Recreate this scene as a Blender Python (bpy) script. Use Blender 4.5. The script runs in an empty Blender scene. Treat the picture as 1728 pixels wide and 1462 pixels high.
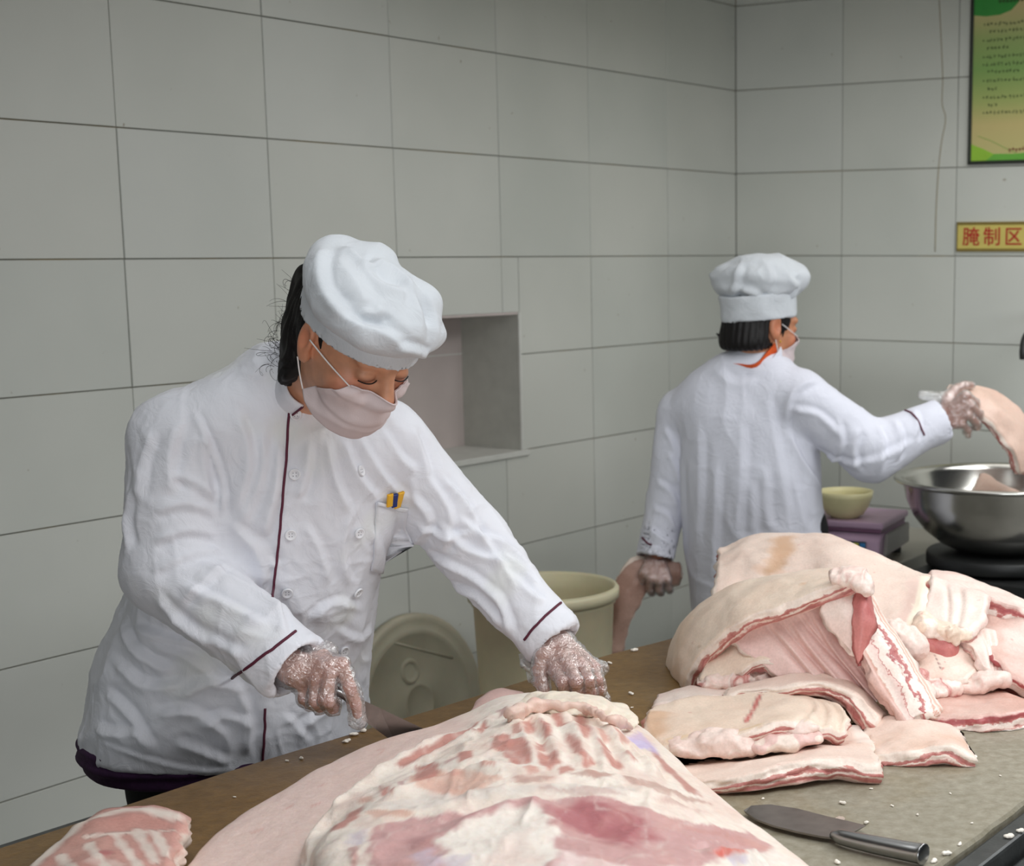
import bpy, bmesh, math, random
import numpy as np
from mathutils import Vector, Matrix

SC = bpy.context.scene
COL = SC.collection
random.seed(7)
RNG = np.random.default_rng(7)

# ------------------------------------------------------------------ camera
F, CX, CY, PITCH, ZC = 2702.8, 1282.6, 863.6, 0.162, 1.56     # focal length and optical centre in pixels of 1728x1462
cam_d = bpy.data.cameras.new('camera')
cam = bpy.data.objects.new('camera', cam_d)
COL.objects.link(cam)
cam.location = (0, 0, ZC)
cam.rotation_euler = (math.pi / 2 - PITCH, 0, 0)
cam_d.sensor_width = 36.0
cam_d.lens = F / 1728 * 36
cam_d.shift_x = (864 - CX) / 1728
cam_d.shift_y = (CY - 731) / 1728
cam_d.clip_start = 0.05
cam_d.dof.use_dof = True
cam_d.dof.focus_distance = 2.5
cam_d.dof.aperture_fstop = 7.0
SC.camera = cam

# ------------------------------------------------------------------ world, lights, exposure
W = bpy.data.worlds.new('world')
SC.world = W
W.use_nodes = True
W.node_tree.nodes['Background'].inputs[0].default_value = (0.80, 0.88, 1.0, 1)
W.node_tree.nodes['Background'].inputs[1].default_value = 0.03

def area(name, loc, target, sx, sy, power, color=(1, 1, 1)):
    d = bpy.data.lights.new(name, 'AREA')
    d.shape = 'RECTANGLE'; d.size = sx; d.size_y = sy; d.energy = power; d.color = color
    o = bpy.data.objects.new(name, d)
    COL.objects.link(o)
    o.location = loc
    o.rotation_euler = (Vector(target) - Vector(loc)).to_track_quat('-Z', 'Y').to_euler()
    return o
# daylight from the open shop front behind the camera, and flat ceiling lights
area('daylight_front', (0.8, -9.5, 1.6), (-0.4, 3.4, 0.9), 5.0, 2.0, 475, (0.93, 0.98, 1.0))
area('ceiling_light_right', (1.6, 3.0, 2.3), (1.6, 3.0, 0), 1.2, 2.6, 54, (0.97, 0.99, 1.0))
area('ceiling_light_front', (0.2, 1.5, 2.4), (0.2, 1.5, 0), 1.6, 1.4, 19, (0.97, 0.99, 1.0))
area('ceiling_light_table', (-0.25, 2.9, 2.45), (-0.25, 2.9, 0), 1.6, 2.6, 7, (0.97, 0.99, 1.0))
area('ceiling_light_back', (0.55, 4.5, 2.40), (0.55, 4.5, 0), 1.2, 1.0, 5, (1.0, 0.99, 0.96))
SC.view_settings.view_transform = 'Standard'
SC.view_settings.look = 'None'
SC.view_settings.gamma = 1.0
SC.view_settings.use_curve_mapping = False
SC.view_settings.exposure = 0.02

# ------------------------------------------------------------------ helpers: measuring
_c, _s = math.cos(PITCH), math.sin(PITCH)
def ray(px, py):
    X = (px - CX) / F; D = (CY - py) / F
    return np.array([X, _c + _s * D, -_s + _c * D])
def at(px, py, y):
    """world point seen at a photograph pixel, at distance y into the room"""
    r = ray(px, py)
    return np.array([0, 0, ZC]) + r * (y / r[1])
def onz(px, py, z):
    r = ray(px, py)
    return np.array([0, 0, ZC]) + r * ((z - ZC) / r[2])
def project(P):
    P = np.asarray(P, float)
    x, y, z = P[..., 0], P[..., 1], P[..., 2] - ZC
    Y = y * _c - z * _s; Z = y * _s + z * _c
    return CX + F * x / Y, CY - F * Z / Y, Y
def A3(pts): return [at(*p) for p in pts]

# ------------------------------------------------------------------ helpers: scene bookkeeping
def obj(name, me, mat=None, parent=None):
    o = bpy.data.objects.new(name, me)
    COL.objects.link(o)
    if mat is not None and me is not None and len(me.materials) == 0: me.materials.append(mat)
    if parent is not None: o.parent = parent
    return o
def tag(o, label=None, cat=None, group=None, kind=None):
    if label: o['label'] = label
    if cat: o['category'] = cat
    if group: o['group'] = group
    if kind: o['kind'] = kind
    return o
def empty(name, loc=(0, 0, 0)):
    o = bpy.data.objects.new(name, None)
    o.empty_display_size = 0.05
    o.location = Vector(loc)
    COL.objects.link(o)
    return o
def root(name, label, cat, group=None): 
    return tag(empty(name), label, cat, group)
def np_mesh(name, V, Q, smooth=True, tris=None):
    """mesh from numpy vertices and quads (and triangles)"""
    V = np.asarray(V, np.float32)
    me = bpy.data.meshes.new(name)
    me.vertices.add(len(V)); me.vertices.foreach_set('co', V.ravel())
    Q = np.asarray(Q, np.int32).reshape(-1, 4); n4 = len(Q)
    T = np.zeros((0, 3), np.int32) if tris is None else np.asarray(tris, np.int32).reshape(-1, 3)
    loops = np.concatenate([Q.ravel(), T.ravel()])
    me.loops.add(len(loops)); me.loops.foreach_set('vertex_index', loops)
    starts = np.concatenate([np.arange(n4) * 4, n4 * 4 + np.arange(len(T)) * 3]).astype(np.int32)
    me.polygons.add(len(starts)); me.polygons.foreach_set('loop_start', starts)
    me.polygons.foreach_set('use_smooth', np.full(len(starts), smooth))
    me.update(calc_edges=True)
    me.validate()
    ne = len(me.edges); le = np.empty(len(me.loops), np.int32); me.loops.foreach_get('edge_index', le)
    open_ = np.nonzero(np.bincount(le, minlength=ne) == 1)[0]
    if 0 < len(open_) <= 90 and n4 > 600:          # close pinholes
        bm = bmesh.new(); bm.from_mesh(me); bm.edges.ensure_lookup_table()
        r = bmesh.ops.holes_fill(bm, edges=[bm.edges[i] for i in open_], sides=12)
        for f in r['faces']: f.smooth = smooth
        bm.to_mesh(me); bm.free()
    return me
def set_attr(me, name, vals):
    vals = np.asarray(vals, np.float32)
    if vals.ndim == 1:
        a = me.attributes.new(name, 'FLOAT', 'POINT'); a.data.foreach_set('value', vals)
    else:
        if vals.shape[1] == 3: vals = np.concatenate([vals, np.ones((len(vals), 1), np.float32)], 1)
        a = me.attributes.new(name, 'FLOAT_COLOR', 'POINT'); a.data.foreach_set('color', vals.ravel())
def bm_mesh(name, bm, smooth=False):
    me = bpy.data.meshes.new(name)
    bmesh.ops.recalc_face_normals(bm, faces=bm.faces)
    bm.to_mesh(me); bm.free()
    if smooth:
        me.polygons.foreach_set('use_smooth', np.ones(len(me.polygons), bool))
    return me
def box_bm(bm, c, size, rot=None, bevel=0.0, seg=2):
    g = bmesh.ops.create_cube(bm, size=1.0)
    M = Matrix.Translation(Vector(c)) @ (rot.to_4x4() if rot is not None else Matrix.Identity(4)) @ Matrix.Diagonal((*size, 1))
    bmesh.ops.transform(bm, matrix=M, verts=g['verts'])
    if bevel > 0:
        vs = set(g['verts']); es = [e for e in bm.edges if e.verts[0] in vs and e.verts[1] in vs]
        bmesh.ops.bevel(bm, geom=es, offset=bevel, segments=seg, affect='EDGES', profile=0.5)
def box_mesh(name, c, size, rot=None, bevel=0.0, seg=2):
    bm = bmesh.new(); box_bm(bm, c, size, rot, bevel, seg)
    return bm_mesh(name, bm)
def lathe_mesh(name, prof, n=48, center=(0, 0, 0), smooth=True):
    V, Q = [], []
    for r, z in prof:
        for k in range(n):
            a = 2 * math.pi * k / n
            V.append((center[0] + r * math.cos(a), center[1] + r * math.sin(a), center[2] + z))
    for j in range(len(prof) - 1):
        for k in range(n):
            k2 = (k + 1) % n
            Q.append((j * n + k, j * n + k2, (j + 1) * n + k2, (j + 1) * n + k))
    me = np_mesh(name, V, Q, smooth)
    return me
def tube_arrays(P, R, n=8, caps=True):
    P = np.asarray(P, float); m = len(P); R = np.broadcast_to(np.asarray(R, float), (m,))
    T = np.gradient(P, axis=0); T /= np.linalg.norm(T, axis=1, keepdims=True) + 1e-12
    up = np.array([0, 0, 1.0]) if abs(T[0][2]) < 0.9 else np.array([1.0, 0, 0])
    V, Q = [], []
    u = np.cross(T[0], up); u /= np.linalg.norm(u)
    for i in range(m):
        u = u - T[i] * (u @ T[i]); u /= np.linalg.norm(u) + 1e-12
        w = np.cross(T[i], u)
        for k in range(n):
            a = 2 * math.pi * k / n
            V.append(P[i] + R[i] * (math.cos(a) * u + math.sin(a) * w))
    for i in range(m - 1):
        for k in range(n):
            k2 = (k + 1) % n
            Q.append((i * n + k, i * n + k2, (i + 1) * n + k2, (i + 1) * n + k))
    Tn = []
    if caps:
        V.append(P[0]); V.append(P[-1]); a, b = m * n, m * n + 1
        for k in range(n):
            k2 = (k + 1) % n
            Tn.append((a, k2, k)); Tn.append((b, (m - 1) * n + k, (m - 1) * n + k2))
    return np.array(V), Q, Tn
def tube_mesh(name, P, R, n=8):
    V, Q, T = tube_arrays(P, R, n)
    return np_mesh(name, V, Q, True, T)
def join_arrays(parts):
    V, Q, T, o = [], [], [], 0
    for v, q, t in parts:
        V.append(np.asarray(v)); Q.append(np.asarray(q, int).reshape(-1, 4) + o); T.append(np.asarray(t, int).reshape(-1, 3) + o); o += len(v)
    return np.concatenate(V), np.concatenate(Q), np.concatenate(T)
def cr(P, n):
    """smooth curve through the points, n samples"""
    P = np.asarray(P, float); m = len(P)
    if m == 2:
        t = np.linspace(0, 1, n).reshape((-1,) + (1,) * (P.ndim - 1)); return P[0] * (1 - t) + P[1] * t
    E = np.concatenate([(2 * P[0] - P[1])[None], P, (2 * P[-1] - P[-2])[None]])
    t = np.linspace(0, m - 1, n); i = np.minimum(t.astype(int), m - 2); f = (t - i)
    f = f.reshape((-1,) + (1,) * (P.ndim - 1))
    p0, p1, p2, p3 = E[i], E[i + 1], E[i + 2], E[i + 3]
    return 0.5 * ((2 * p1) + (-p0 + p2) * f + (2 * p0 - 5 * p1 + 4 * p2 - p3) * f ** 2 + (-p0 + 3 * p1 - 3 * p2 + p3) * f ** 3)

# ------------------------------------------------------------------ helpers: noise
def _hash(i, j, k, seed):
    h = (i * 374761393 + j * 668265263 + k * 2147483647 + seed * 974634777) & 0xFFFFFFFF
    h = ((h ^ (h >> 13)) * 1274126177) & 0xFFFFFFFF
    h = h ^ (h >> 16)
    return (h & 0xFFFF).astype(np.float32) / 32767.5 - 1.0
def vnoise(P, freq=1.0, seed=0):
    P = np.asarray(P, np.float64) * freq
    I = np.floor(P).astype(np.int64); f = P - I; f = f * f * f * (f * (f * 6 - 15) + 10)
    out = 0
    for a in (0, 1):
        for b in (0, 1):
            for c in (0, 1):
                w = (f[:, 0] if a else 1 - f[:, 0]) * (f[:, 1] if b else 1 - f[:, 1]) * (f[:, 2] if c else 1 - f[:, 2])
                out = out + w * _hash(I[:, 0] + a, I[:, 1] + b, I[:, 2] + c, seed)
    return out
def ridged(P, freq, seed=0):
    """thin crumple creases"""
    P = np.asarray(P, float); q = P + 0.035 * np.stack([vnoise(P, freq * 0.6, seed + 1), vnoise(P, freq * 0.6, seed + 2), vnoise(P, freq * 0.6, seed + 3)], 1)
    a = 1 - np.abs(vnoise(q, freq, seed)) * 2.2; b = 1 - np.abs(vnoise(q, freq * 2.1, seed + 9)) * 2.2
    return np.clip(a, 0, 1) ** 2 + 0.5 * np.clip(b, 0, 1) ** 2
def fbm(P, freq, seed=0, octv=3):
    r, a = 0, 1.0
    for o in range(octv):
        r = r + a * vnoise(P, freq * 2 ** o, seed + 17 * o); a *= 0.5
    return r

# ------------------------------------------------------------------ helpers: solids grown from smooth distance fields
class Cap:
    """tapered limb"""
    def __init__(s, a, b, ra, rb, flat=None):
        s.a, s.b, s.ra, s.rb = np.asarray(a, float), np.asarray(b, float), ra, rb
        s.c = (s.a + s.b) / 2; s.r = np.linalg.norm(s.b - s.a) / 2 + max(ra, rb)
        s.flat = flat            # (direction, factor): squash along direction
        if flat is not None:
            s.fd = np.asarray(flat[0], float); s.fd /= np.linalg.norm(s.fd)
            s.r *= max(1.0, 1 / flat[1])
    def __call__(s, P):
        ab = s.b - s.a; pa = P - s.a
        if s.flat is not None:
            k = 1.0 / s.flat[1] - 1.0
            pa = pa + np.outer(pa @ s.fd, s.fd) * k; ab = ab + s.fd * (ab @ s.fd) * k
        t = np.clip(pa @ ab / (ab @ ab + 1e-12), 0, 1)
        d = np.linalg.norm(pa - t[:, None] * ab, axis=1) - (s.ra + (s.rb - s.ra) * t)
        return d * (min(1.0, s.flat[1]) if s.flat is not None else 1.0)
class Ell:
    """ellipsoid with its own axes"""
    def __init__(s, c, rad, R=None):
        s.c, s.rad = np.asarray(c, float), np.asarray(rad, float); s.R = np.eye(3) if R is None else np.asarray(R, float)   # columns = axes
        s.r = s.rad.max()
    def __call__(s, P):
        q = (P - s.c) @ s.R
        k0 = np.linalg.norm(q / s.rad, axis=1); k1 = np.linalg.norm(q / s.rad ** 2, axis=1)
        return np.where(k1 > 1e-9, k0 * (k0 - 1) / np.maximum(k1, 1e-9), -s.rad.min())
class Loft:
    """stack of elliptic sections along z: rows (z, cx, cy, half width, half depth); right = direction of the width"""
    def __init__(s, rows, ang, p=2.4):
        s.T = np.array(rows, float); s.T = s.T[np.argsort(s.T[:, 0])]; s.ang = ang; s.p = p
        n = 60; s.Z = np.linspace(s.T[0, 0], s.T[-1, 0], n)
        C = cr(s.T[:, 1:], 400); Zc = cr(s.T[:, :1], 400)[:, 0]
        s.D = np.array([np.interp(s.Z, Zc, C[:, k]) for k in range(4)])
        lo = s.T[:, 1:3].min(0) - s.T[:, 3].max(); hi = s.T[:, 1:3].max(0) + s.T[:, 3].max()
        lo = np.array([*lo, s.Z[0]]); hi = np.array([*hi, s.Z[-1]])
        s.c = (lo + hi) / 2; s.r = np.linalg.norm(hi - lo) / 2
    def __call__(s, P):
        z = np.clip(P[:, 2], s.Z[0], s.Z[-1])
        cx, cy, a, b = [np.interp(z, s.Z, s.D[k]) for k in range(4)]
        ca, sa = math.cos(s.ang), math.sin(s.ang)
        x, y = P[:, 0] - cx, P[:, 1] - cy
        u, v = np.abs(x * ca + y * sa) / a, np.abs(-x * sa + y * ca) / b
        k = (u ** s.p + v ** s.p) ** (1 / s.p)
        d = (k - 1) * np.minimum(a, b) * 0.9
        dz = np.abs(P[:, 2] - z)
        return np.where(dz > 0, np.hypot(np.maximum(d, 0), dz), np.maximum(d, np.maximum(s.Z[0] - P[:, 2], P[:, 2] - s.Z[-1])))
class Half:
    """half space n.(p-o) < 0"""
    def __init__(s, o, n):
        s.o = np.asarray(o, float); s.n = np.asarray(n, float) / np.linalg.norm(n); s.c = s.o; s.r = 1e6
    def __call__(s, P): return (P - s.o) @ s.n
class Group:
    """several solids treated as one (so a cut only works on them)"""
    def __init__(s, ops):
        s.ops = ops
        pr = [p for o, p, k in ops if o == 'u']
        s.c = np.mean([p.c for p in pr], 0); s.r = max(np.linalg.norm(p.c - s.c) + p.r for p in pr)
    def __call__(s, P): return sdf_eval(s.ops, P)
def sdf_eval(ops, P):
    D = np.full(len(P), 10.0)
    for op, prim, k in ops:
        d = prim(P)
        if op == 'u': 
            if k <= 0: D = np.minimum(D, d)
            else:
                h = np.clip(0.5 + 0.5 * (d - D) / k, 0, 1); D = d * (1 - h) + D * h - k * h * (1 - h)
        elif op == 's':
            d = -d
            if k <= 0: D = np.maximum(D, d)
            else:
                h = np.clip(0.5 - 0.5 * (d - D) / k, 0, 1); D = d * (1 - h) + D * h + k * h * (1 - h)
        elif op == 'i':
            if k <= 0: D = np.maximum(D, d)
            else:
                h = np.clip(0.5 - 0.5 * (d - D) / k, 0, 1); D = d * (1 - h) + D * h + k * h * (1 - h)
    return D
def sdf_mesh(ops, h, pad=0.02):
    """closed surface of the solid: naive surface nets on sparse blocks"""
    pr = [p for o, p, k in ops if o == 'u']
    lo = np.min([p.c - p.r for p in pr], 0) - pad; hi = np.max([p.c + p.r for p in pr], 0) + pad
    B = 8; bs = B * h
    nb = np.ceil((hi - lo) / bs).astype(int)
    G = np.stack(np.meshgrid(*[np.arange(n) for n in nb], indexing='ij'), -1).reshape(-1, 3)
    cen = lo + (G + 0.5) * bs
    act = []
    kmax = max([k for o, p, k in ops] + [0])
    for i in range(0, len(cen), 200000):
        act.append(np.abs(sdf_eval(ops, cen[i:i + 200000])) < bs * 0.87 * 4.5 + kmax)
    G = G[np.concatenate(act)]; cen = lo + (G + 0.5) * bs
    loc = np.stack(np.meshgrid(*[np.arange(B + 1)] * 3, indexing='ij'), -1).reshape(-1, 3)
    n3 = (B + 1) ** 3; N = len(G)
    D = np.full((N, n3), 10.0)
    reach = bs * 0.87
    for op, prim, k in ops:
        m = np.linalg.norm(cen - prim.c, axis=1) < prim.r + reach + k + 0.004
        if op in ('i',): m[:] = True
        if not m.any(): continue
        P = (lo + (G[m][:, None, :] * B + loc[None]) * h).reshape(-1, 3)
        d = prim(P).reshape(-1, n3); E = D[m]
        if op == 'u':
            if k <= 0: E = np.minimum(E, d)
            else:
                t = np.clip(0.5 + 0.5 * (d - E) / k, 0, 1); E = d * (1 - t) + E * t - k * t * (1 - t)
        else:
            if op == 's': d = -d
            if k <= 0: E = np.maximum(E, d)
            else:
                t = np.clip(0.5 - 0.5 * (d - E) / k, 0, 1); E = d * (1 - t) + E * t + k * t * (1 - t)
        D[m] = E
    D = D.reshape(N, B + 1, B + 1, B + 1)
    S = D < 0
    cor = [(a, b, c) for a in (0, 1) for b in (0, 1) for c in (0, 1)]
    cnt = sum(S[:, a:a + B, b:b + B, c:c + B].astype(np.int8) for a, b, c in cor)
    bi, ci, cj, ck = np.nonzero((cnt > 0) & (cnt < 8))
    vals = np.stack([D[bi, ci + a, cj + b, ck + c] for a, b, c in cor], 1)
    gc = G[bi] * B + np.stack([ci, cj, ck], 1)
    acc = np.zeros((len(bi), 3)); num = np.zeros(len(bi)); C = np.array(cor, float)
    for e0 in range(8):
        for ax, st in ((0, 4), (1, 2), (2, 1)):
            if cor[e0][ax]: continue
            e1 = e0 + st; a, b = vals[:, e0], vals[:, e1]
            x = (a < 0) != (b < 0)
            t = np.where(x, a / np.where(x, a - b, 1), 0)
            acc += np.where(x[:, None], C[e0] + (C[e1] - C[e0]) * t[:, None], 0); num += x
    V = lo + (gc + acc / num[:, None]) * h
    dim = nb * B + 2
    key = (gc[:, 0] * dim[1] + gc[:, 1]) * dim[2] + gc[:, 2]
    o = np.argsort(key); sk = key[o]
    def find(g):
        kk = (g[:, 0] * dim[1] + g[:, 1]) * dim[2] + g[:, 2]
        p = np.clip(np.searchsorted(sk, kk), 0, len(sk) - 1)
        return np.where(sk[p] == kk, o[p], -1)
    Q = []
    for ax, e1 in ((0, 4), (1, 2), (2, 1)):
        x = (vals[:, 0] < 0) != (vals[:, e1] < 0)
        idx = np.nonzero(x)[0]; g = gc[idx]
        u, w = [(1, 2), (2, 0), (0, 1)][ax]
        du = np.zeros(3, int); du[u] = 1; dw = np.zeros(3, int); dw[w] = 1
        q = np.stack([idx, find(g - du), find(g - du - dw), find(g - dw)], 1)
        flip = vals[idx, 0] > 0
        q[flip] = q[flip][:, ::-1]
        Q.append(q[(q >= 0).all(1)])
    return V, np.concatenate(Q)
def normals(V, Q):
    A, B_, C, D = V[Q[:, 0]], V[Q[:, 1]], V[Q[:, 2]], V[Q[:, 3]]
    fn = np.cross(C - A, D - B_)
    N = np.zeros_like(V)
    for k in range(4): 
        for ax in range(3): N[:, ax] += np.bincount(Q[:, k], fn[:, ax], len(V))
    return N / (np.linalg.norm(N, axis=1, keepdims=True) + 1e-12)
def relax(V, Q, it=2, f=0.5):
    for _ in range(it):
        S = np.zeros_like(V); n = np.zeros(len(V))
        for k in range(4):
            a, b = Q[:, k], Q[:, (k + 1) % 4]
            for ax in range(3): S[:, ax] += np.bincount(a, V[b, ax], len(V)) + np.bincount(b, V[a, ax], len(V))
            n += np.bincount(a, None, len(V)) + np.bincount(b, None, len(V))
        V = V + f * (S / np.maximum(n, 1)[:, None] - V)
    return V
def subdiv(V, Q):
    """one linear split of every quad into four"""
    E = np.concatenate([np.stack([Q[:, k], Q[:, (k + 1) % 4]], 1) for k in range(4)])
    Es = np.sort(E, 1); u, inv = np.unique(Es, axis=0, return_inverse=True); inv = inv.reshape(4, -1)
    n = len(V); m = len(u)
    V2 = np.concatenate([V, (V[u[:, 0]] + V[u[:, 1]]) / 2, V[Q].mean(1)])
    fc = n + m + np.arange(len(Q)); e = n + inv
    Q2 = np.concatenate([np.stack([Q[:, k], e[k], fc, e[k - 1]], 1) for k in range(4)])
    return V2, Q2
class Surf:
    """finds the point of a built surface that the photograph shows at a pixel"""
    def __init__(s, V, Q, N=None):
        s.V = V; s.N = normals(V, Q) if N is None else N
        s.px, s.py, s.d = project(V)
        view = V - np.array([0, 0, ZC])
        s.ok = np.einsum('ij,ij->i', view, s.N) < 0
        s.idx = np.nonzero(s.ok)[0]
    def pick(s, px, py, rad=7):
        i = s.idx; dd = np.hypot(s.px[i] - px, s.py[i] - py)
        m = dd < rad
        if not m.any(): j = i[np.argmin(dd)]; return s.V[j].copy(), s.N[j].copy()
        j = i[m]; dm = s.d[j].min(); w = np.exp(-(dd[m] / (rad * 0.5)) ** 2) * (s.d[j] < dm + 0.03) + 1e-9
        n = (s.N[j] * w[:, None]).sum(0)
        p = (s.V[j] * w[:, None]).sum(0) / w.sum()
        return p, n / np.linalg.norm(n)
    def line(s, pts, n=24, off=0.0):
        C = cr(np.asarray(pts, float), n)
        P, N = zip(*[s.pick(*c) for c in C])
        P = np.array(P) + off * np.array(N)
        for _ in range(2): P[1:-1] = 0.25 * P[:-2] + 0.5 * P[1:-1] + 0.25 * P[2:]
        return P, np.array(N)
def folds(V, N, S, strokes):
    """raise creases on cloth: every stroke is a line on the surface with a half width (m) and a height (m)"""
    out = np.zeros(len(V))
    for pts, w, a in strokes:
        L, LN = S.line(pts, 14)
        lo, hi = L.min(0) - 3.2 * w, L.max(0) + 3.2 * w
        m = np.nonzero(((V > lo) & (V < hi)).all(1))[0]
        if len(m) == 0: continue
        p = V[m]; n = N[m]
        best = np.full(len(m), 1e9); sg = np.zeros(len(m)); tt = np.zeros(len(m)); nn = np.zeros((len(m), 3))
        for i in range(len(L) - 1):
            e = L[i + 1] - L[i]; le = np.linalg.norm(e) + 1e-9; pa = p - L[i]
            t = np.clip(pa @ e / le ** 2, 0, 1); q = pa - t[:, None] * e
            d = np.linalg.norm(q, axis=1); b = d < best
            side = np.einsum('ij,ij->i', q, np.cross(n, e / le))
            best = np.where(b, d, best); sg = np.where(b, side, sg); tt = np.where(b, (i + t) / (len(L) - 1), tt); nn[b] = LN[i]
        face = np.clip(np.einsum('ij,ij->i', n, nn) * 1.6, 0, 1)
        s_ = np.sign(sg) * best / w
        prof = np.exp(-np.abs(s_) ** 1.35) - 0.75 * np.exp(-(np.abs(s_ - 1.5) / 0.85) ** 1.5)
        tap = np.clip(np.minimum(tt, 1 - tt) * 5, 0, 1); tap = tap * tap * (3 - 2 * tap)
        out[m] += a * prof * tap * face
    return out

# ------------------------------------------------------------------ helpers: materials
def mat_new(name):
    m = bpy.data.materials.new(name); m.use_nodes = True
    nt = m.node_tree; b = nt.nodes['Principled BSDF']
    return m, nt, b
def nd(nt, typ, **kw):
    n = nt.nodes.new(typ)
    for k, v in kw.items():
        if k.startswith('i_'):
            key = k[2:]; n.inputs[int(key) if key.isdigit() else key.replace('_', ' ')].default_value = v
        else: setattr(n, k, v)
    return n
def ramp(nt, stops, interp='LINEAR'):
    r = nt.nodes.new('ShaderNodeValToRGB'); r.color_ramp.interpolation = interp
    el = r.color_ramp.elements
    while len(el) > 1: el.remove(el[-1])
    for i, (p, c) in enumerate(stops):
        e = el[0] if i == 0 else el.new(p)
        e.position = p; e.color = (*c, 1) if len(c) == 3 else c
    return r
def srgb(r, g, b):
    f = lambda x: (x / 255 / 12.92) if x / 255 <= 0.04045 else ((x / 255 + 0.055) / 1.055) ** 2.4
    return (f(r), f(g), f(b))
def simple(name, col, rough=0.5, metal=0.0, var=0.06, scale=20, bump=0.0, bscale=200, spec=0.5, sheen=0.0):
    m, nt, b = mat_new(name); L = nt.links.new
    tc = nd(nt, 'ShaderNodeTexCoord'); nz = nd(nt, 'ShaderNodeTexNoise', i_Scale=scale, i_Detail=4.0)
    L(tc.outputs['Object'], nz.inputs['Vector'])
    r = ramp(nt, [(0.3, tuple(max(0, c * (1 - var)) for c in col)), (0.7, tuple(min(1, c * (1 + var)) for c in col))])
    L(nz.outputs['Fac'], r.inputs['Fac']); L(r.outputs['Color'], b.inputs['Base Color'])
    b.inputs['Roughness'].default_value = rough; b.inputs['Metallic'].default_value = metal
    b.inputs['Specular IOR Level'].default_value = spec
    if sheen: b.inputs['Sheen Weight'].default_value = sheen
    if bump:
        n2 = nd(nt, 'ShaderNodeTexNoise', i_Scale=bscale, i_Detail=3.0); L(tc.outputs['Object'], n2.inputs['Vector'])
        bp = nd(nt, 'ShaderNodeBump', i_Strength=bump, i_Distance=0.002); L(n2.outputs['Fac'], bp.inputs['Height']); L(bp.outputs['Normal'], b.inputs['Normal'])
    return m
# ================================================================== the room
TW, TH, ZROW = 0.447, 0.300, 1.539           # wall tile pitch; height of one joint above the floor
COR = np.array([-0.0893, 6.0755])            # room corner in plan
AL, AR = 1.0244, -0.548
DL = np.array([-math.cos(AL), -math.sin(AL)])
DR = np.array([math.cos(AR), math.sin(AR)])
NL = np.array([-DL[1], DL[0]])               # both normals point into the room
NR = np.array([DR[1], -DR[0]])
CEIL = 2.78

def tile_material():
    m, nt, b = mat_new('glazed_tile'); L = nt.links.new
    tc = nd(nt, 'ShaderNodeTexCoord'); oi = nd(nt, 'ShaderNodeObjectInfo')
    geo = nd(nt, 'ShaderNodeNewGeometry')
    n1 = nd(nt, 'ShaderNodeTexNoise', i_Scale=1.7, i_Detail=3.0); L(geo.outputs['Position'], n1.inputs['Vector'])
    r1 = ramp(nt, [(0.35, srgb(200, 202, 196)), (0.65, srgb(209, 210, 204))]); L(n1.outputs['Fac'], r1.inputs['Fac'])
    r2 = ramp(nt, [(0.0, (0.94, 0.95, 0.94)), (0.5, (0.99, 0.985, 0.97)), (1.0, (1, 1, 1))]); L(oi.outputs['Random'], r2.inputs['Fac'])
    mx = nd(nt, 'ShaderNodeMix', data_type='RGBA', blend_type='MULTIPLY'); mx.inputs[0].default_value = 1.0
    L(r1.outputs['Color'], mx.inputs[6]); L(r2.outputs['Color'], mx.inputs[7])
    # small dark specks of dirt
    n2 = nd(nt, 'ShaderNodeTexNoise', i_Scale=42.0, i_Detail=1.0); L(geo.outputs['Position'], n2.inputs['Vector'])
    r3 = ramp(nt, [(0.79, (0, 0, 0)), (0.84, (.8, .8, .8))]); L(n2.outputs['Fac'], r3.inputs['Fac'])
    mx2 = nd(nt, 'ShaderNodeMix', data_type='RGBA'); L(r3.outputs['Color'], mx2.inputs[0]); L(mx.outputs[2], mx2.inputs[6]); mx2.inputs[7].default_value = (*srgb(150, 140, 122), 1)
    L(mx2.outputs[2], b.inputs['Base Color'])
    b.inputs['Roughness'].default_value = 0.42; b.inputs['Specular IOR Level'].default_value = 0.35
    return m
M_TILE = tile_material()
def grout_material():
    m, nt, b = mat_new('grout'); L = nt.links.new
    geo = nd(nt, 'ShaderNodeNewGeometry')
    n1 = nd(nt, 'ShaderNodeTexNoise', i_Scale=4.0, i_Detail=4.0); L(geo.outputs['Position'], n1.inputs['Vector'])
    r1 = ramp(nt, [(0.3, srgb(150, 150, 143)), (0.5, srgb(136, 134, 126)), (0.66, srgb(152, 136, 104))]); L(n1.outputs['Fac'], r1.inputs['Fac'])
    L(r1.outputs['Color'], b.inputs['Base Color']); b.inputs['Roughness'].default_value = 0.9
    return m
M_GROUT = grout_material()
M_PLASTER = simple('ceiling_paint', srgb(205, 203, 196), 0.9)
M_FLOOR = simple('floor_tile', srgb(120, 118, 112), 0.45, var=0.15, scale=6)
M_NICHE = simple('niche_paint', srgb(196, 184, 180), 0.8, var=0.05, scale=9)
M_TRIM = simple('niche_trim', srgb(212, 212, 206), 0.5)
M_REVEAL = simple('niche_reveal', srgb(182, 182, 174), 0.6)

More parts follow.
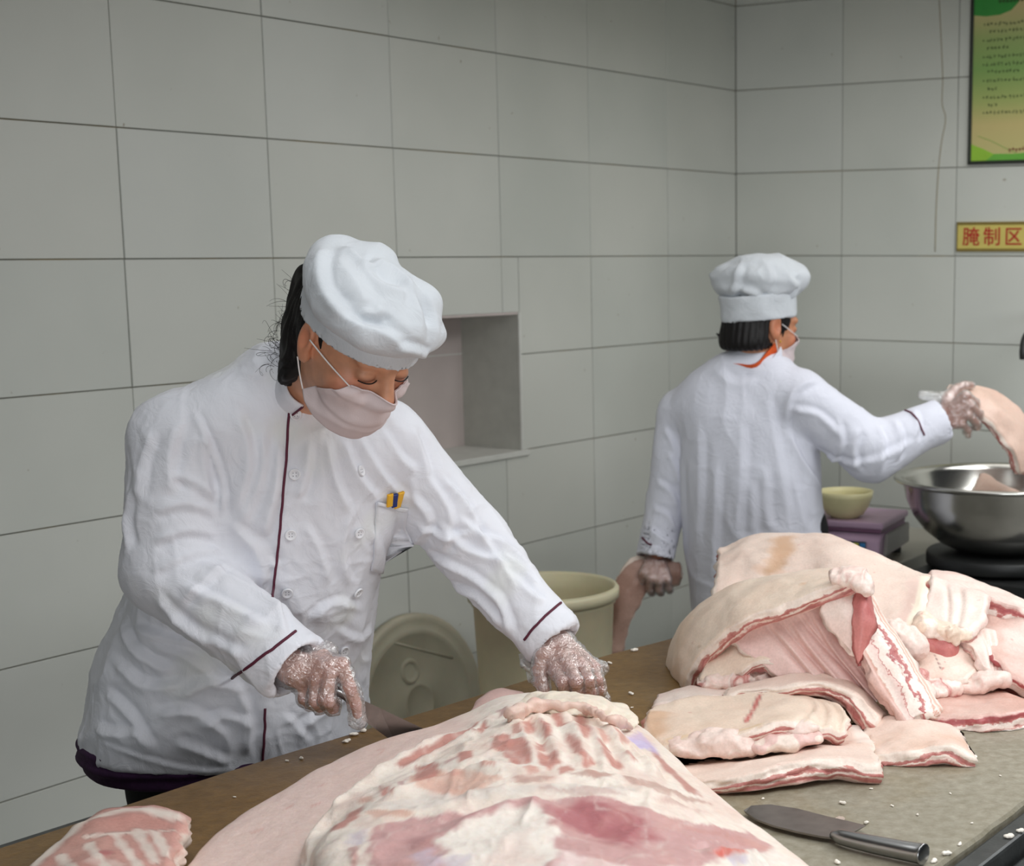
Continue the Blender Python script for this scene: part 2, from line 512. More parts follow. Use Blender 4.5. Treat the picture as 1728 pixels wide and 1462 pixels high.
def wall_frame(d, n):
    """matrix: local x along the wall from the corner, y into the room, z up"""
    return Matrix(((d[0], n[0], 0, COR[0]), (d[1], n[1], 0, COR[1]), (0, 0, 1, 0), (0, 0, 0, 1)))
def build_wall(name, d, n, length, hole=None):
    bm = bmesh.new(); T = 0.2
    def slab_(x0, x1, z0, z1): box_bm(bm, ((x0 + x1) / 2, -0.006 - T / 2, (z0 + z1) / 2), (x1 - x0, T, z1 - z0))
    if hole:
        hx0, hx1, hz0, hz1 = hole
        slab_(-0.0, hx0, 0, CEIL); slab_(hx1, length, 0, CEIL); slab_(hx0, hx1, 0, hz0); slab_(hx0, hx1, hz1, CEIL)
    else: slab_(-0.15, length, 0, CEIL)
    w = obj(name, bm_mesh(name, bm), M_GROUT)
    w.matrix_world = wall_frame(d, n)
    tag(w, kind='structure')
    cache = {}
    G = 0.0032
    def tile(x0, x1, z0, z1):
        if x1 - x0 < 0.012 or z1 - z0 < 0.012: return
        k = (round(x1 - x0, 4), round(z1 - z0, 4))
        if k not in cache:
            cache[k] = box_mesh('tile', (0, -0.004, 0), (k[0] - G, 0.008, k[1] - G), bevel=0.0009, seg=1)
        t = obj('tile', cache[k], M_TILE, w)
        t.location = ((x0 + x1) / 2, random.uniform(-0.0006, 0.0006), (z0 + z1) / 2)
        t.rotation_euler = (random.uniform(-.0025, .0025), 0, random.uniform(-.0025, .0025))
    zs = [0.0] + [ZROW + TH * k for k in range(-5, 5) if 0.02 < ZROW + TH * k < CEIL] + [CEIL]
    xs = list(np.arange(0, length + 0.01, TW))
    for i in range(len(xs) - 1):
        for j in range(len(zs) - 1):
            x0, x1, z0, z1 = xs[i], xs[i + 1], zs[j], zs[j + 1]
            if hole and x1 > hole[0] and x0 < hole[1] and z1 > hole[2] and z0 < hole[3]:
                hx0, hx1, hz0, hz1 = hole
                tile(x0, min(x1, hx0), z0, z1) if x0 < hx0 else None
                tile(max(x0, hx1), x1, z0, z1) if x1 > hx1 else None
                xa, xb = max(x0, hx0), min(x1, hx1)
                tile(xa, xb, max(z0, hz1), z1) if z1 > hz1 else None
                tile(xa, xb, z0, min(z1, hz0)) if z0 < hz0 else None
            else: tile(x0, x1, z0, z1)
    return w
HOLE = (1.262, 1.95, ZROW - 0.600, 1.369)
wall_left = build_wall('wall_left', DL, NL, TW * 13, HOLE)
wall_right = build_wall('wall_right', DR, NR, TW * 6)
# the hatch recess in the left wall
def niche():
    x0, x1, z0, z1 = HOLE; dp = 0.235
    def pc(name, c, s, m, bev=0.0):
        o = obj(name, box_mesh(name, c, s, bevel=bev), m, wall_left); return o
    pc('niche_back', ((x0 + x1) / 2, -dp - 0.01, (z0 + z1) / 2), (x1 - x0 + .06, 0.02, z1 - z0 + .06), M_NICHE)
    pc('niche_side', (x0 + 0.003, -dp / 2 - .002, (z0 + z1) / 2), (0.008, dp, z1 - z0 + .01), M_REVEAL)
    pc('niche_side', (x1 - 0.003, -dp / 2 - .002, (z0 + z1) / 2), (0.008, dp, z1 - z0 + .01), M_REVEAL)
    pc('niche_top', ((x0 + x1) / 2, -dp / 2 - .002, z1 - 0.002), (x1 - x0 + .02, dp, 0.008), M_NICHE)
    pc('niche_sill', ((x0 + x1) / 2, -dp / 2 + .004, z0 - 0.008), (x1 - x0 + .05, dp + .012, 0.018), M_TRIM, 0.002)
    pc('niche_trim', (x0 + 0.004, 0.001, (z0 + z1) / 2), (0.010, 0.008, z1 - z0), M_TRIM, 0.002)
    for k, zz in enumerate((z0 + 0.295,)):   # joint between the two backing boards
        pc('niche_joint', ((x0 + x1) / 2, -dp + .0006, zz), (x1 - x0, 0.002, 0.004), M_TRIM)
niche()
# a brown drip line on the right wall
M_STAIN = simple('drip_stain', srgb(150, 138, 112), 0.8)
def wl(px, py):
    r = ray(px, py); q = np.array([COR[0], COR[1]]); t = (q @ NR) / (r[:2] @ NR); P = np.array([0, 0, ZC]) + r * t
    return np.array([(P[:2] - q) @ DR, 0.0006, P[2]])
st = [(1585, 0), (1588, 60), (1591, 130), (1590, 175), (1596, 200), (1589, 240), (1584, 285), (1580, 350), (1578, 425)]
o = obj('stain_streak', tube_mesh('stain_streak', cr(np.array([wl(*p) for p in st]), 30), 0.0016, 6), M_STAIN, wall_right)

fl = obj('floor', box_mesh('floor', (0.3, 2.4, -0.05), (9, 10, 0.1)), M_FLOOR); tag(fl, kind='structure')
ce = obj('ceiling', box_mesh('ceiling', (0.3, 3.9, CEIL + 0.05), (9, 7.0, 0.1)), M_PLASTER); tag(ce, kind='structure')
# unseen blocker added behind the camera to shade the upper and near-left walls
bm = bmesh.new(); box_bm(bm, (0.0, -1.9, 2.50), (9, 0.2, 0.76)); box_bm(bm, (-2.75, -1.9, 1.06), (4.2, 0.2, 2.12))
lt = obj('light_blocker', bm_mesh('light_blocker', bm), M_PLASTER); tag(lt, kind='structure')
# ================================================================== cutting table
TZ = 0.76
TU = np.array([0.575, 0.818]); TN = np.array([0.818, -0.575])      # along the table, and across it towards the camera
def table_material():
    m, nt, b = mat_new('cutting_board'); L = nt.links.new
    geo = nd(nt, 'ShaderNodeNewGeometry')
    dot = nd(nt, 'ShaderNodeVectorMath', operation='DOT_PRODUCT'); L(geo.outputs['Position'], dot.inputs[0]); dot.inputs[1].default_value = (0.818, -0.575, 0)
    mr = nd(nt, 'ShaderNodeMapRange'); mr.inputs[1].default_value = -1.95; mr.inputs[2].default_value = -1.25
    L(dot.outputs['Value'], mr.inputs[0])
    n1 = nd(nt, 'ShaderNodeTexNoise', i_Scale=3.0, i_Detail=6.0, i_Roughness=0.65); L(geo.outputs['Position'], n1.inputs['Vector'])
    ad = nd(nt, 'ShaderNodeMath', operation='MULTIPLY_ADD'); L(n1.outputs['Fac'], ad.inputs[0]); ad.inputs[1].default_value = 0.9; L(mr.outputs[0], ad.inputs[2])
    r = ramp(nt, [(0.25, srgb(112, 82, 38)), (0.55, srgb(126, 96, 50)), (0.8, srgb(140, 122, 86)), (1.15 / 1.5, srgb(142, 130, 106)), (1.0, srgb(150, 144, 128))])
    sc_ = nd(nt, 'ShaderNodeMath', operation='MULTIPLY'); sc_.inputs[1].default_value = 0.72; L(ad.outputs[0], sc_.inputs[0]); L(sc_.outputs[0], r.inputs['Fac'])
    n2 = nd(nt, 'ShaderNodeTexNoise', i_Scale=55.0, i_Detail=4.0, i_Roughness=0.7); L(geo.outputs['Position'], n2.inputs['Vector'])
    r2 = ramp(nt, [(0.35, (0.78, 0.76, 0.70)), (0.6, (1.03, 1.03, 1.03)), (0.74, (1.25, 1.25, 1.25))]); L(n2.outputs['Fac'], r2.inputs['Fac'])
    mx = nd(nt, 'ShaderNodeMix', data_type='RGBA', blend_type='MULTIPLY'); mx.inputs[0].default_value = 1.0
    L(r.outputs['Color'], mx.inputs[6]); L(r2.outputs['Color'], mx.inputs[7]); L(mx.outputs[2], b.inputs['Base Color'])
    rr = ramp(nt, [(0.3, (0.5,) * 3), (0.7, (0.32,) * 3)]); L(n1.outputs['Fac'], rr.inputs['Fac']); L(rr.outputs['Color'], b.inputs['Roughness'])
    bp = nd(nt, 'ShaderNodeBump', i_Strength=0.35, i_Distance=0.003); L(n2.outputs['Fac'], bp.inputs['Height']); L(bp.outputs['Normal'], b.inputs['Normal'])
    return m
M_BOARD = table_material()
M_STEEL_DK = simple('dark_painted_steel', srgb(58, 60, 60), 0.42, metal=0.3, var=0.25, scale=30, bump=0.2)
M_BLACK = simple('black_metal', srgb(26, 27, 27), 0.5, var=0.2)
table = root('cutting_table', 'long ochre and grey worn cutting table with a dark steel rim', 'table')
FAR = [(-1.031 - .55, 2.071 - .78), (-1.031, 2.071), (-0.933, 2.231), (-0.805, 2.426), (-0.665, 2.616), (-0.519, 2.817), (-0.332, 3.086), (-0.177, 3.268), (0.02, 3.53)]
NEAR = [(0.774, 2.87), (-0.335, 1.09)]
def board():
    far = cr(np.array(FAR), 60); near = cr(np.array(NEAR), 120)[::2]
    near = near + (vnoise(np.c_[near, near[:, :1]] , 45, 3)[:, None] * 0.0022) * TN
    near = near[::-1]; n = 60; bm = bmesh.new(); K = 8
    def row(z, ins):
        R = []
        for i in range(n):
            a_, b_ = far[i], near[i]; d = (b_ - a_) / np.linalg.norm(b_ - a_)
            R.append([bm.verts.new((*(a_ + d * ins + (b_ - a_ - 2 * ins * d) * k / K), z)) for k in range(K + 1)])
        return R
    top, mid, bot = row(TZ, 0.004), row(TZ - 0.005, 0.0), row(TZ - 0.045, 0.0)
    for i in range(n - 1):
        for k in range(K):
            bm.faces.new((top[i][k], top[i][k + 1], top[i + 1][k + 1], top[i + 1][k])); bm.faces.new((bot[i][k], bot[i + 1][k], bot[i + 1][k + 1], bot[i][k + 1]))
        for u, v in ((top, mid), (mid, bot)):
            bm.faces.new((u[i][0], u[i + 1][0], v[i + 1][0], v[i][0])); bm.faces.new((u[i][K], v[i][K], v[i + 1][K], u[i + 1][K]))
    for i in (0, n - 1):
        for k in range(K):
            for u, v in ((top, mid), (mid, bot)): bm.faces.new((u[i][k], v[i][k], v[i][k + 1], u[i][k + 1]))
    for r in (mid,):
        for R in r:
            for v in R[1:-1]:
                if not v.link_faces: bm.verts.remove(v)
    return bm_mesh('table_top', bm)
obj('table_top', board(), M_BOARD, table)
def bar(name, a, b, w, h, z, mat, par, bev=0.003):
    a, b = np.array(a), np.array(b); d = b - a; L_ = np.linalg.norm(d); ang = math.atan2(d[1], d[0]); c_ = (a + b) / 2
    return obj(name, box_mesh(name, (c_[0], c_[1], z), (L_, w, h), Matrix.Rotation(ang, 3, 'Z'), bev), mat, par)
n0 = np.array([-0.335, 1.09]); n1_ = np.array([0.774, 2.87])
nl = (n1_ - n0) / np.linalg.norm(n1_ - n0); nn_ = np.array([nl[1], -nl[0]])
bar('rim', n0 + nn_ * 0.022, n1_ + nn_ * 0.022, 0.036, 0.05, TZ - 0.034, M_STEEL_DK, table, 0.005)
bar('rim', n0 + nn_ * 0.058, n1_ + nn_ * 0.058, 0.022, 0.04, TZ - 0.055, M_STEEL_DK, table, 0.005)
fa_ = [np.array(q) for q in FAR]
for q0, q1 in ((np.array([-1.58, 1.285]), np.array([-0.70, 2.565])), (np.array([-0.70, 2.565]), np.array([0.02, 3.53]))):
    bar('rim', q0 - TN * 0.008, q1 - TN * 0.008, 0.022, 0.04, TZ - 0.026, M_STEEL_DK, table, 0.004)
bar('apron', n0 - nn_ * 0.02, n1_ - nn_ * 0.02, 0.02, 0.16, TZ - 0.13, M_BLACK, table)
bar('apron', np.array([-1.5, 1.35]) + TN * .05, np.array([0.0, 3.50]) + TN * .05, 0.02, 0.12, TZ - 0.11, M_BLACK, table)
bar('apron', np.array([0.03, 3.47]), np.array([0.74, 2.86]), 0.02, 0.12, TZ - 0.11, M_BLACK, table)
for p in [(-1.40, 1.36), (-0.36, 1.20), (0.0, 3.42), (0.68, 2.88)]:
    obj('leg', box_mesh('leg', (p[0], p[1], (TZ - 0.05) / 2), (0.05, 0.05, TZ - 0.05), bevel=0.004), M_STEEL_DK, table)
# ================================================================== raw pork: materials
def pork_material(name, skin=srgb(236, 204, 190), skin2=srgb(224, 186, 172), layers=None, wet=0.42, blot=srgb(214, 168, 138)):
    """the layer value t runs from the skin (0) to the inside of the slab (1)"""
    m, nt, b = mat_new(name); L = nt.links.new
    geo = nd(nt, 'ShaderNodeNewGeometry'); ta = nd(nt, 'ShaderNodeAttribute', attribute_name='t'); sa = nd(nt, 'ShaderNodeAttribute', attribute_name='s')
    ob = nd(nt, 'ShaderNodeObjectInfo')
    # layers wander along the cut: noise stretched along the length
    cb = nd(nt, 'ShaderNodeCombineXYZ'); L(sa.outputs['Fac'], cb.inputs[0]); L(ob.outputs['Random'], cb.inputs[2])
    m1 = nd(nt, 'ShaderNodeMath', operation='MULTIPLY'); L(ta.outputs['Fac'], m1.inputs[0]); m1.inputs[1].default_value = 0.10; L(m1.outputs[0], cb.inputs[1])
    mp = nd(nt, 'ShaderNodeMapping'); mp.inputs['Scale'].default_value = (14, 14, 40); L(cb.outputs[0], mp.inputs['Vector'])
    n1 = nd(nt, 'ShaderNodeTexNoise', i_Scale=1.0, i_Detail=5.0, i_Roughness=0.62); L(mp.outputs[0], n1.inputs['Vector'])
    n1b = nd(nt, 'ShaderNodeTexNoise', i_Scale=110.0, i_Detail=3.0); L(geo.outputs['Position'], n1b.inputs['Vector'])
    s1 = nd(nt, 'ShaderNodeMath', operation='MULTIPLY_ADD'); L(n1.outputs['Fac'], s1.inputs[0]); s1.inputs[1].default_value = 0.95; s1.inputs[2].default_value = -0.475
    s1b = nd(nt, 'ShaderNodeMath', operation='MULTIPLY_ADD'); L(n1b.outputs['Fac'], s1b.inputs[0]); s1b.inputs[1].default_value = 0.12; s1b.inputs[2].default_value = -0.06
    ad0 = nd(nt, 'ShaderNodeMath', operation='ADD'); L(s1.outputs[0], ad0.inputs[0]); L(s1b.outputs[0], ad0.inputs[1])
    # no wandering on the very top and bottom faces
    pk = nd(nt, 'ShaderNodeMath', operation='PINGPONG'); pk.inputs[1].default_value = 0.5; L(ta.outputs['Fac'], pk.inputs[0])
    pk2 = nd(nt, 'ShaderNodeMath', operation='MULTIPLY'); pk2.use_clamp = True; pk2.inputs[1].default_value = 4.0; L(pk.outputs[0], pk2.inputs[0])
    mm = nd(nt, 'ShaderNodeMath', operation='MULTIPLY'); L(ad0.outputs[0], mm.inputs[0]); L(pk2.outputs[0], mm.inputs[1])
    ad = nd(nt, 'ShaderNodeMath', operation='ADD'); L(mm.outputs[0], ad.inputs[0]); L(ta.outputs['Fac'], ad.inputs[1])
    fat, fat2, red, red2, mem = srgb(243, 226, 214), srgb(238, 208, 197), srgb(186, 110, 106), srgb(206, 146, 136), srgb(234, 202, 192)
    layers = layers or [(0.0, skin), (0.05, skin), (0.09, fat), (0.36, fat), (0.40, red2), (0.50, red), (0.55, red2), (0.585, fat), (0.66, fat2), (0.70, red2), (0.82, red), (0.88, red2), (0.93, fat2), (1.0, mem)]
    r = ramp(nt, layers); L(ad.outputs[0], r.inputs['Fac'])
    # skin mottling
    n2 = nd(nt, 'ShaderNodeTexNoise', i_Scale=5.0, i_Detail=5.0, i_Roughness=0.6); L(geo.outputs['Position'], n2.inputs['Vector'])
    f2 = ramp(nt, [(0.34, (0, 0, 0)), (0.66, (1, 1, 1))]); L(n2.outputs['Fac'], f2.inputs['Fac'])
    n3 = nd(nt, 'ShaderNodeTexNoise', i_Scale=3.3, i_Detail=3.0); ofs = nd(nt, 'ShaderNodeVectorMath', operation='ADD'); ofs.inputs[1].default_value = (3.1, 7.7, 1.3); L(geo.outputs['Position'], ofs.inputs[0]); L(ofs.outputs[0], n3.inputs['Vector'])
    f3 = ramp(nt, [(0.60, (0, 0, 0)), (0.72, (0.6, 0.6, 0.6))]); L(n3.outputs['Fac'], f3.inputs['Fac'])
    n4 = nd(nt, 'ShaderNodeTexNoise', i_Scale=38.0, i_Detail=2.0); L(geo.outputs['Position'], n4.inputs['Vector'])
    f4 = ramp(nt, [(0.735, (0, 0, 0)), (0.79, (0.7, 0.7, 0.7))]); L(n4.outputs['Fac'], f4.inputs['Fac'])
    topm = ramp(nt, [(0.04, (1, 1, 1)), (0.09, (0, 0, 0))]); L(ta.outputs['Fac'], topm.inputs['Fac'])
    def mixc(fac, a, colr, mask):
        g = nd(nt, 'ShaderNodeMath', operation='MULTIPLY'); L(fac, g.inputs[0]); L(mask, g.inputs[1])
        x = nd(nt, 'ShaderNodeMix', data_type='RGBA'); L(g.outputs[0], x.inputs[0]); L(a, x.inputs[6]); x.inputs[7].default_value = (*colr, 1); return x.outputs[2]
    c = mixc(f2.outputs['Color'], r.outputs['Color'], skin2, topm.outputs['Color'])
    c = mixc(f3.outputs['Color'], c, blot, topm.outputs['Color'])
    c = mixc(f4.outputs['Color'], c, srgb(206, 140, 130), topm.outputs['Color'])
    n5 = nd(nt, 'ShaderNodeTexNoise', i_Scale=240.0, i_Detail=2.0); L(geo.outputs['Position'], n5.inputs['Vector'])
    r5 = ramp(nt, [(0.3, (0.93, 0.92, 0.91)), (0.7, (1.04, 1.04, 1.04))]); L(n5.outputs['Fac'], r5.inputs['Fac'])
    mx = nd(nt, 'ShaderNodeMix', data_type='RGBA', blend_type='MULTIPLY'); mx.inputs[0].default_value = 1.0; L(c, mx.inputs[6]); L(r5.outputs['Color'], mx.inputs[7])
    # marks of their own (bruises, cuts) stored per vertex: colour and strength
    va = nd(nt, 'ShaderNodeVertexColor', layer_name='Mark')
    mk = nd(nt, 'ShaderNodeMix', data_type='RGBA'); L(va.outputs['Alpha'], mk.inputs[0]); L(mx.outputs[2], mk.inputs[6]); L(va.outputs['Color'], mk.inputs[7])
    L(mk.outputs[2], b.inputs['Base Color'])
    b.inputs['Roughness'].default_value = wet; b.inputs['Specular IOR Level'].default_value = 0.4
    b.inputs['Subsurface Weight'].default_value = 0.10; b.inputs['Subsurface Scale'].default_value = 0.010; b.inputs['Subsurface Radius'].default_value = (1, 0.5, 0.4)
    nb = nd(nt, 'ShaderNodeTexNoise', i_Scale=70.0, i_Detail=5.0, i_Roughness=0.65); L(geo.outputs['Position'], nb.inputs['Vector'])
    bp = nd(nt, 'ShaderNodeBump', i_Strength=0.30, i_Distance=0.004); L(nb.outputs['Fac'], bp.inputs['Height']); L(bp.outputs['Normal'], b.inputs['Normal'])
    return m
SKIN_A, SKIN_B = srgb(242, 222, 209), srgb(235, 208, 194)
M_PORK = pork_material('pork_belly', SKIN_A, SKIN_B)
M_PORK_Y = pork_material('pork_belly_tan', srgb(240, 222, 204), srgb(234, 208, 188), blot=srgb(226, 194, 162))
M_PORK_P = pork_material('pork_belly_pink', srgb(236, 206, 198), srgb(228, 190, 183), blot=srgb(220, 172, 162))
_f, _f2, _r, _r2 = srgb(242, 226, 216), srgb(238, 208, 198), srgb(172, 88, 90), srgb(198, 126, 120)
M_FATTY = pork_material('pork_fat', srgb(242, 222, 212), srgb(236, 206, 196), layers=[(0, _f), (0.3, _f2), (0.5, _f), (0.7, _r2), (0.8, _f2), (1, _f)])
M_LEAN = pork_material('pork_lean', srgb(194, 116, 112), srgb(210, 142, 134), layers=[(0, srgb(190, 108, 106)), (0.3, srgb(200, 124, 118)), (0.6, srgb(176, 90, 92)), (1, srgb(206, 140, 132))], blot=srgb(228, 190, 180))
M_SIDE = pork_material('pork_cut_side', srgb(236, 208, 198), srgb(232, 196, 186), layers=[(0, _f), (0.10, _f2), (0.16, _r2), (0.26, _r), (0.34, _r2), (0.38, _f), (0.58, _f2), (0.62, _r2), (0.72, _r), (0.76, _f2), (0.9, _f), (1.0, SKIN_A)])

SLABS = {}
def slab(name, label, ctrl, thick, mat=None, nu=44, nv=30, rim=8, flip=False, rough=0.0035, edge=0.3, marks=None, cat='meat', group=None, taper=None, par=None, wrinkle=None, tmode=None, zmin=TZ + .0008):
    """a cut of belly: a curved skin surface through the control points with a thick cut edge all round"""
    C = np.array([[at(*p) if len(p) == 3 else np.array(p[:3]) for p in row] for row in ctrl])
    G = cr(C, nv); G = cr(G.transpose(1, 0, 2), nu).transpose(1, 0, 2)
    du = np.gradient(G, axis=1); dv = np.gradient(G, axis=0)
    N = np.cross(du, dv); N /= np.linalg.norm(N, axis=2, keepdims=True) + 1e-12
    view = G - np.array([0, 0, ZC])
    if ((N * view).sum(2) > 0).mean() > 0.5: N = -N
    if flip: N = -N
    for _ in range(3):
        Np = np.pad(N, ((1, 1), (1, 1), (0, 0)), 'edge'); N = (Np[:-2, 1:-1] + Np[2:, 1:-1] + Np[1:-1, :-2] + Np[1:-1, 2:] + N * 2) / 6
        N /= np.linalg.norm(N, axis=2, keepdims=True)
    u = np.linspace(0, 1, nu)[None, :, None]; v = np.linspace(0, 1, nv)[:, None, None]
    Tm = np.full((nv, nu, 1), float(thick))
    if taper is not None: Tm = Tm * (np.array(taper(u, v)) + 0 * Tm)
    sd = (abs(hash_name(name + label)) % 97)
    if wrinkle is not None: G = G + N * wrinkle(u, v)
    flat = G.reshape(-1, 3)
    G = G + N * (rough * 1.2 * fbm(flat, 16, sd, 3).reshape(nv, nu, 1))
    Bt = G - N * Tm
    idx = lambda j, i: j * nu + i
    per = [(0, i) for i in range(nu)] + [(j, nu - 1) for j in range(1, nv)] + [(nv - 1, i) for i in range(nu - 2, -1, -1)] + [(j, 0) for j in range(nv - 2, 0, -1)]
    pj = np.array([p[0] for p in per]); pi_ = np.array([p[1] for p in per])
    # outward direction of the edge
    P0 = G[pj, pi_]; tang = np.roll(P0, -1, 0) - np.roll(P0, 1, 0); tang /= np.linalg.norm(tang, axis=1, keepdims=True) + 1e-9
    outw = np.cross(tang, N[pj, pi_]); cen = G.mean((0, 1))
    if (np.einsum('ij,ij->i', outw, P0 - cen)).mean() < 0: outw = -outw
    # rounded top edge
    re = np.minimum(thick * edge, 0.012)
    V = [G.reshape(-1, 3), Bt.reshape(-1, 3)]; t = [np.zeros(nu * nv), np.ones(nu * nv)]
    sl = np.concatenate([[0], np.cumsum(np.linalg.norm(np.diff(P0, axis=0), axis=1))])
    uu = np.broadcast_to(np.linspace(0, 1, nu)[None, :], (nv, nu)) * np.linalg.norm(G[0, -1] - G[0, 0])
    s = [uu.ravel(), uu.ravel()]
    rows = [pj * nu + pi_]
    base = 2 * nu * nv; m = len(per)
    for k in range(1, rim):
        f = k / rim
        bulge = re * (math.sin(math.pi * min(1, f * 1.0)) ** 0.6)
        q = P0 * (1 - f) + Bt[pj, pi_] * f + outw * bulge
        nz = fbm(np.c_[q[:, :2], q[:, 2] * 1.0], 34, sd + 5, 3)[:, None] * rough * 1.5 + vnoise(np.c_[sl * 1.0, np.full(m, f * 0.25), np.zeros(m)], 30, sd + 8)[:, None] * rough * 1.3
        V.append(q + outw * nz); t.append(np.full(m, f)); s.append(sl); rows.append(base + np.arange(m)); base += m
    rows.append(nu * nv + pj * nu + pi_)
    V = np.concatenate(V); Q = []
    V[:, 2] = np.maximum(V[:, 2], zmin)
    if tmode == 'v': t[0] = np.repeat(np.linspace(0, 1, nv), nu); t[1] = t[0]; t[2:] = [t[0][rows[0]]] * len(t[2:])
    for j in range(nv - 1):
        for i in range(nu - 1):
            q = (idx(j, i), idx(j + 1, i), idx(j + 1, i + 1), idx(j, i + 1)); Q.append(q); Q.append(tuple(nu * nv + k for k in q[::-1]))
    Q = np.array(Q)
    A_, B_ = np.array(rows[:-1]), np.array(rows[1:])
    R = np.stack([A_, np.roll(A_, -1, 1), np.roll(B_, -1, 1), B_], 2).reshape(-1, 4)
    Q = np.concatenate([Q, R])
    # consistent outward faces
    fn = normals(V, Q)
    me = np_mesh(name, V, Q, True)
    bmx = bmesh.new(); bmx.from_mesh(me); bmesh.ops.recalc_face_normals(bmx, faces=bmx.faces); bmx.to_mesh(me); bmx.free()
    set_attr(me, 't', np.concatenate(t)); set_attr(me, 's', np.concatenate(s))
    mk = np.zeros((len(V), 4))
    if marks:
        SP = Surf(V[:nu * nv], np.array([(idx(j, i), idx(j + 1, i), idx(j + 1, i + 1), idx(j, i + 1)) for j in range(nv - 1) for i in range(nu - 1)]), N.reshape(-1, 3))
        for pts, rad, colr, a in marks:
            L = np.array([SP.pick(p[0], p[1])[0] for p in pts]); L = cr(L, 44) if len(L) > 1 else L
            d = np.min(np.linalg.norm(V[:, None, :] - L[None], axis=2), 1) + 0.4 * rad * vnoise(V, 60, 3)
            w = a * np.clip(1.5 - d / rad, 0, 1); mk[:, :3] = np.where((w > mk[:, 3])[:, None], colr, mk[:, :3]); mk[:, 3] = np.maximum(mk[:, 3], w)
    set_attr(me, 'Mark', mk)
    o = obj(name, me, mat or M_PORK, par)
    SLABS[label] = V
    if par is None: tag(o, label, cat, group)
    return o
def hash_name(s): 
    h = 5381
    for ch in s: h = (h * 33 + ord(ch)) & 0x7FFFFFFF
    return h
# ================================================================== cloth, skin and hair materials
def cloth_material(name, col, stain=None):
    m, nt, b = mat_new(name); L = nt.links.new
    geo = nd(nt, 'ShaderNodeNewGeometry')
    n1 = nd(nt, 'ShaderNodeTexNoise', i_Scale=9.0, i_Detail=3.0); L(geo.outputs['Position'], n1.inputs['Vector'])
    r = ramp(nt, [(0.3, tuple(c * 0.965 for c in col)), (0.7, col)]); L(n1.outputs['Fac'], r.inputs['Fac'])
    n3 = nd(nt, 'ShaderNodeTexNoise', i_Scale=6.0, i_Detail=2.0); L(geo.outputs['Position'], n3.inputs['Vector'])
    r3 = ramp(nt, [(0.60, (0, 0, 0)), (0.78, (1, 1, 1))]); L(n3.outputs['Fac'], r3.inputs['Fac'])
    mx = nd(nt, 'ShaderNodeMix', data_type='RGBA'); L(r3.outputs['Color'], mx.inputs[0]); L(r.outputs['Color'], mx.inputs[6])
    mx.inputs[7].default_value = (*(stain or col), 1)
    L(mx.outputs[2], b.inputs['Base Color'])
    b.inputs['Roughness'].default_value = 0.85; b.inputs['Specular IOR Level'].default_value = 0.2; b.inputs['Sheen Weight'].default_value = 0.1
    n2 = nd(nt, 'ShaderNodeTexNoise', i_Scale=24.0, i_Detail=5.0, i_Roughness=0.55, i_Distortion=1.6); L(geo.outputs['Position'], n2.inputs['Vector'])
    bp = nd(nt, 'ShaderNodeBump', i_Strength=0.45, i_Distance=0.006); L(n2.outputs['Fac'], bp.inputs['Height'])
    n4 = nd(nt, 'ShaderNodeTexNoise', i_Scale=900.0); L(geo.outputs['Position'], n4.inputs['Vector'])
    bp2 = nd(nt, 'ShaderNodeBump', i_Strength=0.15, i_Distance=0.0006); L(n4.outputs['Fac'], bp2.inputs['Height']); L(bp.outputs['Normal'], bp2.inputs['Normal'])
    L(bp2.outputs['Normal'], b.inputs['Normal'])
    return m
M_WHITE = cloth_material('white_cotton', srgb(229, 230, 237), srgb(226, 228, 222))
M_WHITE2 = cloth_material('pale_blue_white_cotton', srgb(222, 223, 234))
M_CAP = cloth_material('cap_cotton', srgb(204, 208, 213))
M_MASK = simple('mask_fabric', srgb(212, 196, 196), 0.9, var=0.02, bump=0.15, bscale=500)
M_PIPE = simple('maroon_piping', srgb(88, 24, 48), 0.7)
M_HAIR = simple('black_hair', srgb(20, 17, 17), 0.55, var=0.3, scale=60, spec=0.3)
M_BUTTON = simple('white_button', srgb(232, 232, 236), 0.35, var=0.01)
M_PURPLE = simple('purple_knit', srgb(60, 28, 66), 0.9, var=0.2, scale=60, bump=0.5)
M_TROUSER = simple('black_trousers', srgb(22, 22, 25), 0.9)
M_SHOE = simple('black_rubber', srgb(20, 20, 20), 0.5)
M_CORD = simple('elastic_cord', srgb(236, 232, 230), 0.7)
def skin_material():
    m, nt, b = mat_new('skin'); L = nt.links.new
    geo = nd(nt, 'ShaderNodeNewGeometry')
    at_ = nd(nt, 'ShaderNodeVertexColor', layer_name='Col')
    n1 = nd(nt, 'ShaderNodeTexNoise', i_Scale=45.0, i_Detail=4.0); L(geo.outputs['Position'], n1.inputs['Vector'])
    r = ramp(nt, [(0.3, (0.86, 0.82, 0.80)), (0.7, (1.08, 1.05, 1.04))]); L(n1.outputs['Fac'], r.inputs['Fac'])
    mx = nd(nt, 'ShaderNodeMix', data_type='RGBA', blend_type='MULTIPLY'); mx.inputs[0].default_value = 1.0
    L(at_.outputs['Color'], mx.inputs[6]); L(r.outputs['Color'], mx.inputs[7]); L(mx.outputs[2], b.inputs['Base Color'])
    b.inputs['Roughness'].default_value = 0.5; b.inputs['Subsurface Weight'].default_value = 0.12; b.inputs['Subsurface Scale'].default_value = 0.006
    b.inputs['Subsurface Radius'].default_value = (1, 0.35, 0.2)
    return m
M_SKIN = skin_material()
